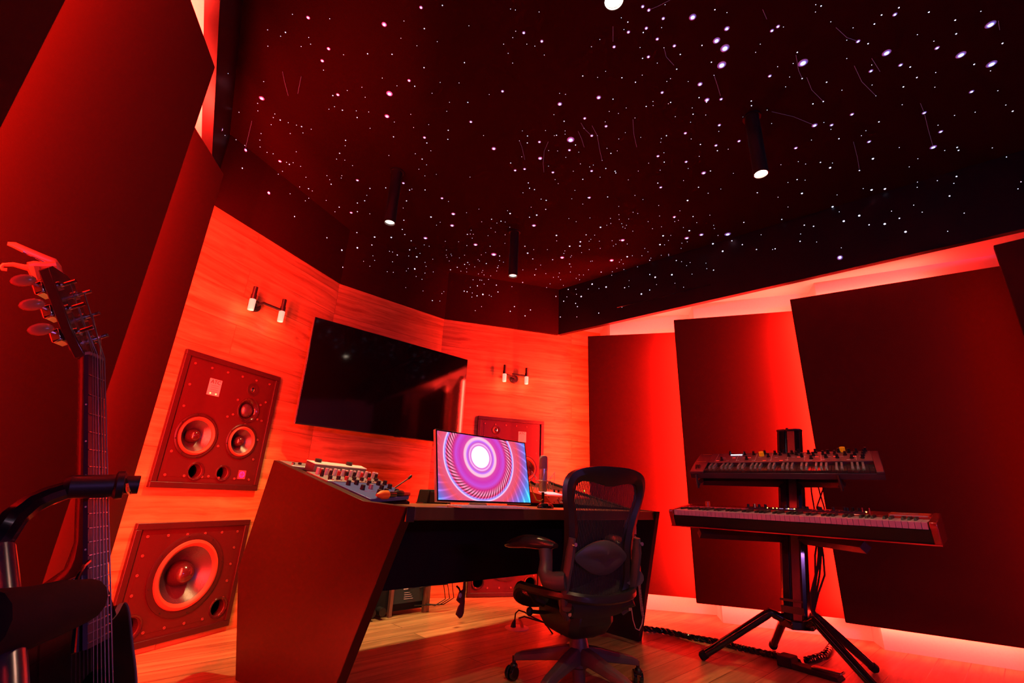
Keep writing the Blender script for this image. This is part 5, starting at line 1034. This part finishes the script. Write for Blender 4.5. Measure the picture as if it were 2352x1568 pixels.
# body
def outline():
    pts = [(-.045, -.352), (-.10, -.362), (-.135, -.40), (-.142, -.45), (-.13, -.53), (-.118, -.60), (-.13, -.68), (-.17, -.76), (-.19, -.84), (-.165, -.92), (-.09, -.965), (0, -.972), (.09, -.965), (.165, -.92), (.19, -.84), (.17, -.76), (.13, -.68), (.116, -.60), (.122, -.54), (.112, -.48), (.104, -.43), (.088, -.412), (.066, -.425), (.046, -.43), (.036, -.415), (.032, -.40), (.030, -.352)]
    out = []; m_ = len(pts)
    for i in range(m_):
        p0, p1, p2, p3 = pts[i-1], pts[i], pts[(i+1) % m_], pts[(i+2) % m_]
        for k in range(4):
            t_ = k/4; out.append(tuple(.5*(2*p1[j] + (p2[j]-p0[j])*t_ + (2*p0[j]-5*p1[j]+4*p2[j]-p3[j])*t_*t_ + (3*p1[j]-p0[j]-3*p2[j]+p3[j])*t_**3) for j in (0, 1)))
    return out
ol = [(x*sg, z) for x, z in outline()]
cut = ol
e = MB(); e.loops([[(x, y, z) for x, z in ol] for y in (-.008, -.10)]); e.build('body_side', mat('guitar_side', (.07, .014, .010), .2, spec=.6, coat=.6), g)
e = MB(); vs = [e.b.verts.new((x, -.006, z)) for x, z in ol]; e.b.faces.new(vs); bmesh.ops.triangulate(e.b, faces=e.b.faces[:]); e.build('soundboard', M_guitb, g, smooth=False)
e = MB(); vs = [e.b.verts.new((x, -.10, z)) for x, z in ol]; e.b.faces.new(vs); bmesh.ops.triangulate(e.b, faces=e.b.faces[:]); e.build('back_plate', M_guitw, g, smooth=False)
e = MB(); e.loops([[(x*k, y, -.65+(z+.65)*k) for x, z in ol] for k, y in ((1.004, -.004), (1.004, -.012))]); e.build('binding', M_bind, g)
e = MB(); e.lathe([(.054, .0), (.050, .002), (.048, 0)], 32, Matrix.Translation((0, -.006, -.54)) @ Matrix.Rotation(-PI/2, 4, 'X')); e.lathe([(.048, .0005), (0, .0005)], 32, Matrix.Translation((0, -.0055, -.54)) @ Matrix.Rotation(-PI/2, 4, 'X')); e.build('sound_hole', M_hole, g)
e = MB(); e.box((-.075, -.006, -.675), (.075, .004, -.648)); e.build('bridge', M_fret, g, bevel=.003)
for i in range(6):
    x0 = (-.0175 + .007*i); x1 = (-.0265 + .0106*i); s_ = -1 if x0 < 0 else 1; k = (2-i) if i < 3 else i-3
    zp = (.139, .092, .045)[2-k] if False else (.045, .092, .139)[k]
    e = MB(); e.tube([(x1, .007, -.655), (x0, .0062, .003), hp(s_*.020, .012, zp)], (.0010, .0009, .0008, .0007, .00055, .0005)[i]); e.build('string', M_steel, g)
# clip-on capo biting the headstock
CQ = atr(128, 610, 1.15); 
def cq(x, y): 
    n_ = (CAM - CQ); n_.z = 0; return onpl(x, y, CQ, n_.normalized())
t = thing('capo', 'orange-lit metal spring capo clipped on the guitar headstock', 'capo')
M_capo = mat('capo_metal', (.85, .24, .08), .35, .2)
e = MB(); e.tube([cq(17, 559), cq(32, 562), cq(60, 575), (cq(95, 590)), cq(122, 600), cq(131, 612), cq(136, 630)], [.002, .0035, .004, .0042, .0042, .0038, .0035], 8, flat=1.6); e.build('lever', M_capo, t)
e = MB(); e.tube([cq(16, 619), cq(6, 618), cq(2, 613), cq(8, 608), cq(30, 607), cq(55, 613), cq(70, 615)], [.003, .003, .003, .0035, .004, .005, .007], 8); e.tube([cq(66, 612), cq(80, 610), cq(100, 611), cq(128, 610)], [.008, .009, .008, .009], 10); e.tube([cq(78, 614), cq(82, 630), cq(86, 643)], [.010, .008, .005], 8); e.build('frame', M_capo, t)
e = MB(); e.tube([cq(55, 577), cq(72, 586), cq(110, 606)], [.0035, .002, .002], 8); e.build('spring', M_chrome, t)
e = MB(); e.tube([cq(134, 628), cq(140, 648)], .008, 8); e.build('pad', mat('pad_violet', (.3, .1, .35), .5), t)
# guitar stand
gs = thing('guitar_stand', 'black floor stand with a curved yoke around the guitar neck', 'guitar stand')
e = MB(); q = lambda x, y, r_: atr(x, y, r_)
ga_ = q(150, 1122, 1.0)
e.tube([q(-30, 1275, .93), q(2, 1232, .93), q(30, 1190, .94), (q(70, 1158, .95)), q(110, 1140, .96), q(155, 1125, .965)], [.016, .016, .016, .015, .014, .013], 10); e.build('yoke', M_blkg, gs)
e = MB(); e.tube([q(145, 1120, .965), q(160, 1118, .965), q(240, 1116, .965), q(286, 1113, .965)], [.012, .017, .017, .016], 14); yk = e.build('neck_bar', M_blk, gs)
e = MB(); e.tube([q(262, 1114, .962), q(268, 1114, .962), q(284, 1113, .962), q(288, 1113, .962)], [.017, .021, .021, .016], 14); e.tube([q(288, 1113, .965), q(320, 1113, .965)], .014, 12); e.build('bar_end', M_blk, gs)
e = MB(); e.tube([q(284, 1096, .95), q(290, 1110, .945), q(294, 1126, .95), q(299, 1132, .96)], .003, 6); e.build('latch', M_chrome, gs)
e = MB(); e.tube([q(-8, 1262, .90), q(4, 1400, .86), q(10, 1568, .80), q(14, 1900, .72)], [.017, .018, .019, .02], 12); e.build('upright_tube', mat('stand_tube', (.22, .16, .2), .25, .8), gs)
e = MB(); e.tube([q(-60, 1440, .80), q(40, 1425, .84), q(120, 1400, .88), q(195, 1380, .93)], [.036, .036, .034, .028], 14); e.build('support_pad', M_blkm, gs)
e = MB(); e.tube([q(168, 1500, .9), q(178, 1390, .93), q(176, 1330, .95), q(192, 1300, .97), q(206, 1288, .98)], .0028, 6); e.build('security_cord', M_blkg, gs)
fb_ = GM @ Vector((0, -.05, -.975))
e = MB(); e.tube([GM @ Vector((-.14, -.13, -.955)), GM @ Vector((-.12, -.03, -.985)), GM @ Vector((-.12, .03, -.975))], .014, 8); e.tube([GM @ Vector((.14, -.13, -.955)), GM @ Vector((.12, -.03, -.985)), GM @ Vector((.12, .03, -.975))], .014, 8)
e.tube([GM @ Vector((-.14, -.13, -.955)), GM @ Vector((.14, -.13, -.955))], .014, 8); bq = atr(14, 1900, .72)
e.tube([GM @ Vector((0, -.13, -.955)), Vector((bq.x, bq.y, .20)), Vector((bq.x, bq.y, .02))], .014, 8)
for k in range(3):
    an_ = 2*PI*k/3 + .4; e.tube([Vector((bq.x, bq.y, .12)), Vector((bq.x + .26*math.cos(an_), bq.y + .26*math.sin(an_), .014))], .012, 8)
e.build('cradle', M_blk, gs)
# added dim violet lamp at the back of the room (behind the camera)
t = thing('added_violet_tube_lamp', None, None, (2.6, -2.55, 1.5), (0, 0, R_(24))); t['kind'] = 'structure'
e = MB(); e.cyl((-.6, .05, 0), (.6, .05, 0), .02, 16); e.build('tube', mat('added_violet_tube', (.5, .3, .8), .3, em=(.55, .25, 1), es=10), t)
e = MB(); e.box((-.62, -.0, -.03), (.62, .03, .03)); e.build('housing', M_graph, t)
mb = MB(); mb.box((.85, -1.45, 3.11), (1.35, -.95, 3.15)); struct('added_rear_fill_panel', mb, M_whitep)  # unseen panel added to give the rear fill a fixture
area('added_violet_tube_light', (2.57, -2.47, 1.5), (-.35, .93, .05), 1.2, .1, 24, (.66, .24, 1), xdir=(.9, .4, 0))
area('rear_fill_light', (1.1, -1.2, 3.10), (0.1, .45, -1), .5, .5, 2.5, (1, .6, .75))  # added fill from behind the camera; no ceiling lamp known there
# ------------------------------------------------------------------ world, view
w = bpy.data.worlds.new('world'); bpy.context.scene.world = w; w.use_nodes = True
w.node_tree.nodes['Background'].inputs[0].default_value = (.02, .01, .03, 1); w.node_tree.nodes['Background'].inputs[1].default_value = .05
vs_ = bpy.context.scene.view_settings; vs_.view_transform = 'Standard'; vs_.look = 'None'; vs_.gamma = 1; vs_.exposure = 0
try: vs_.use_curve_mapping = False
except Exception: pass
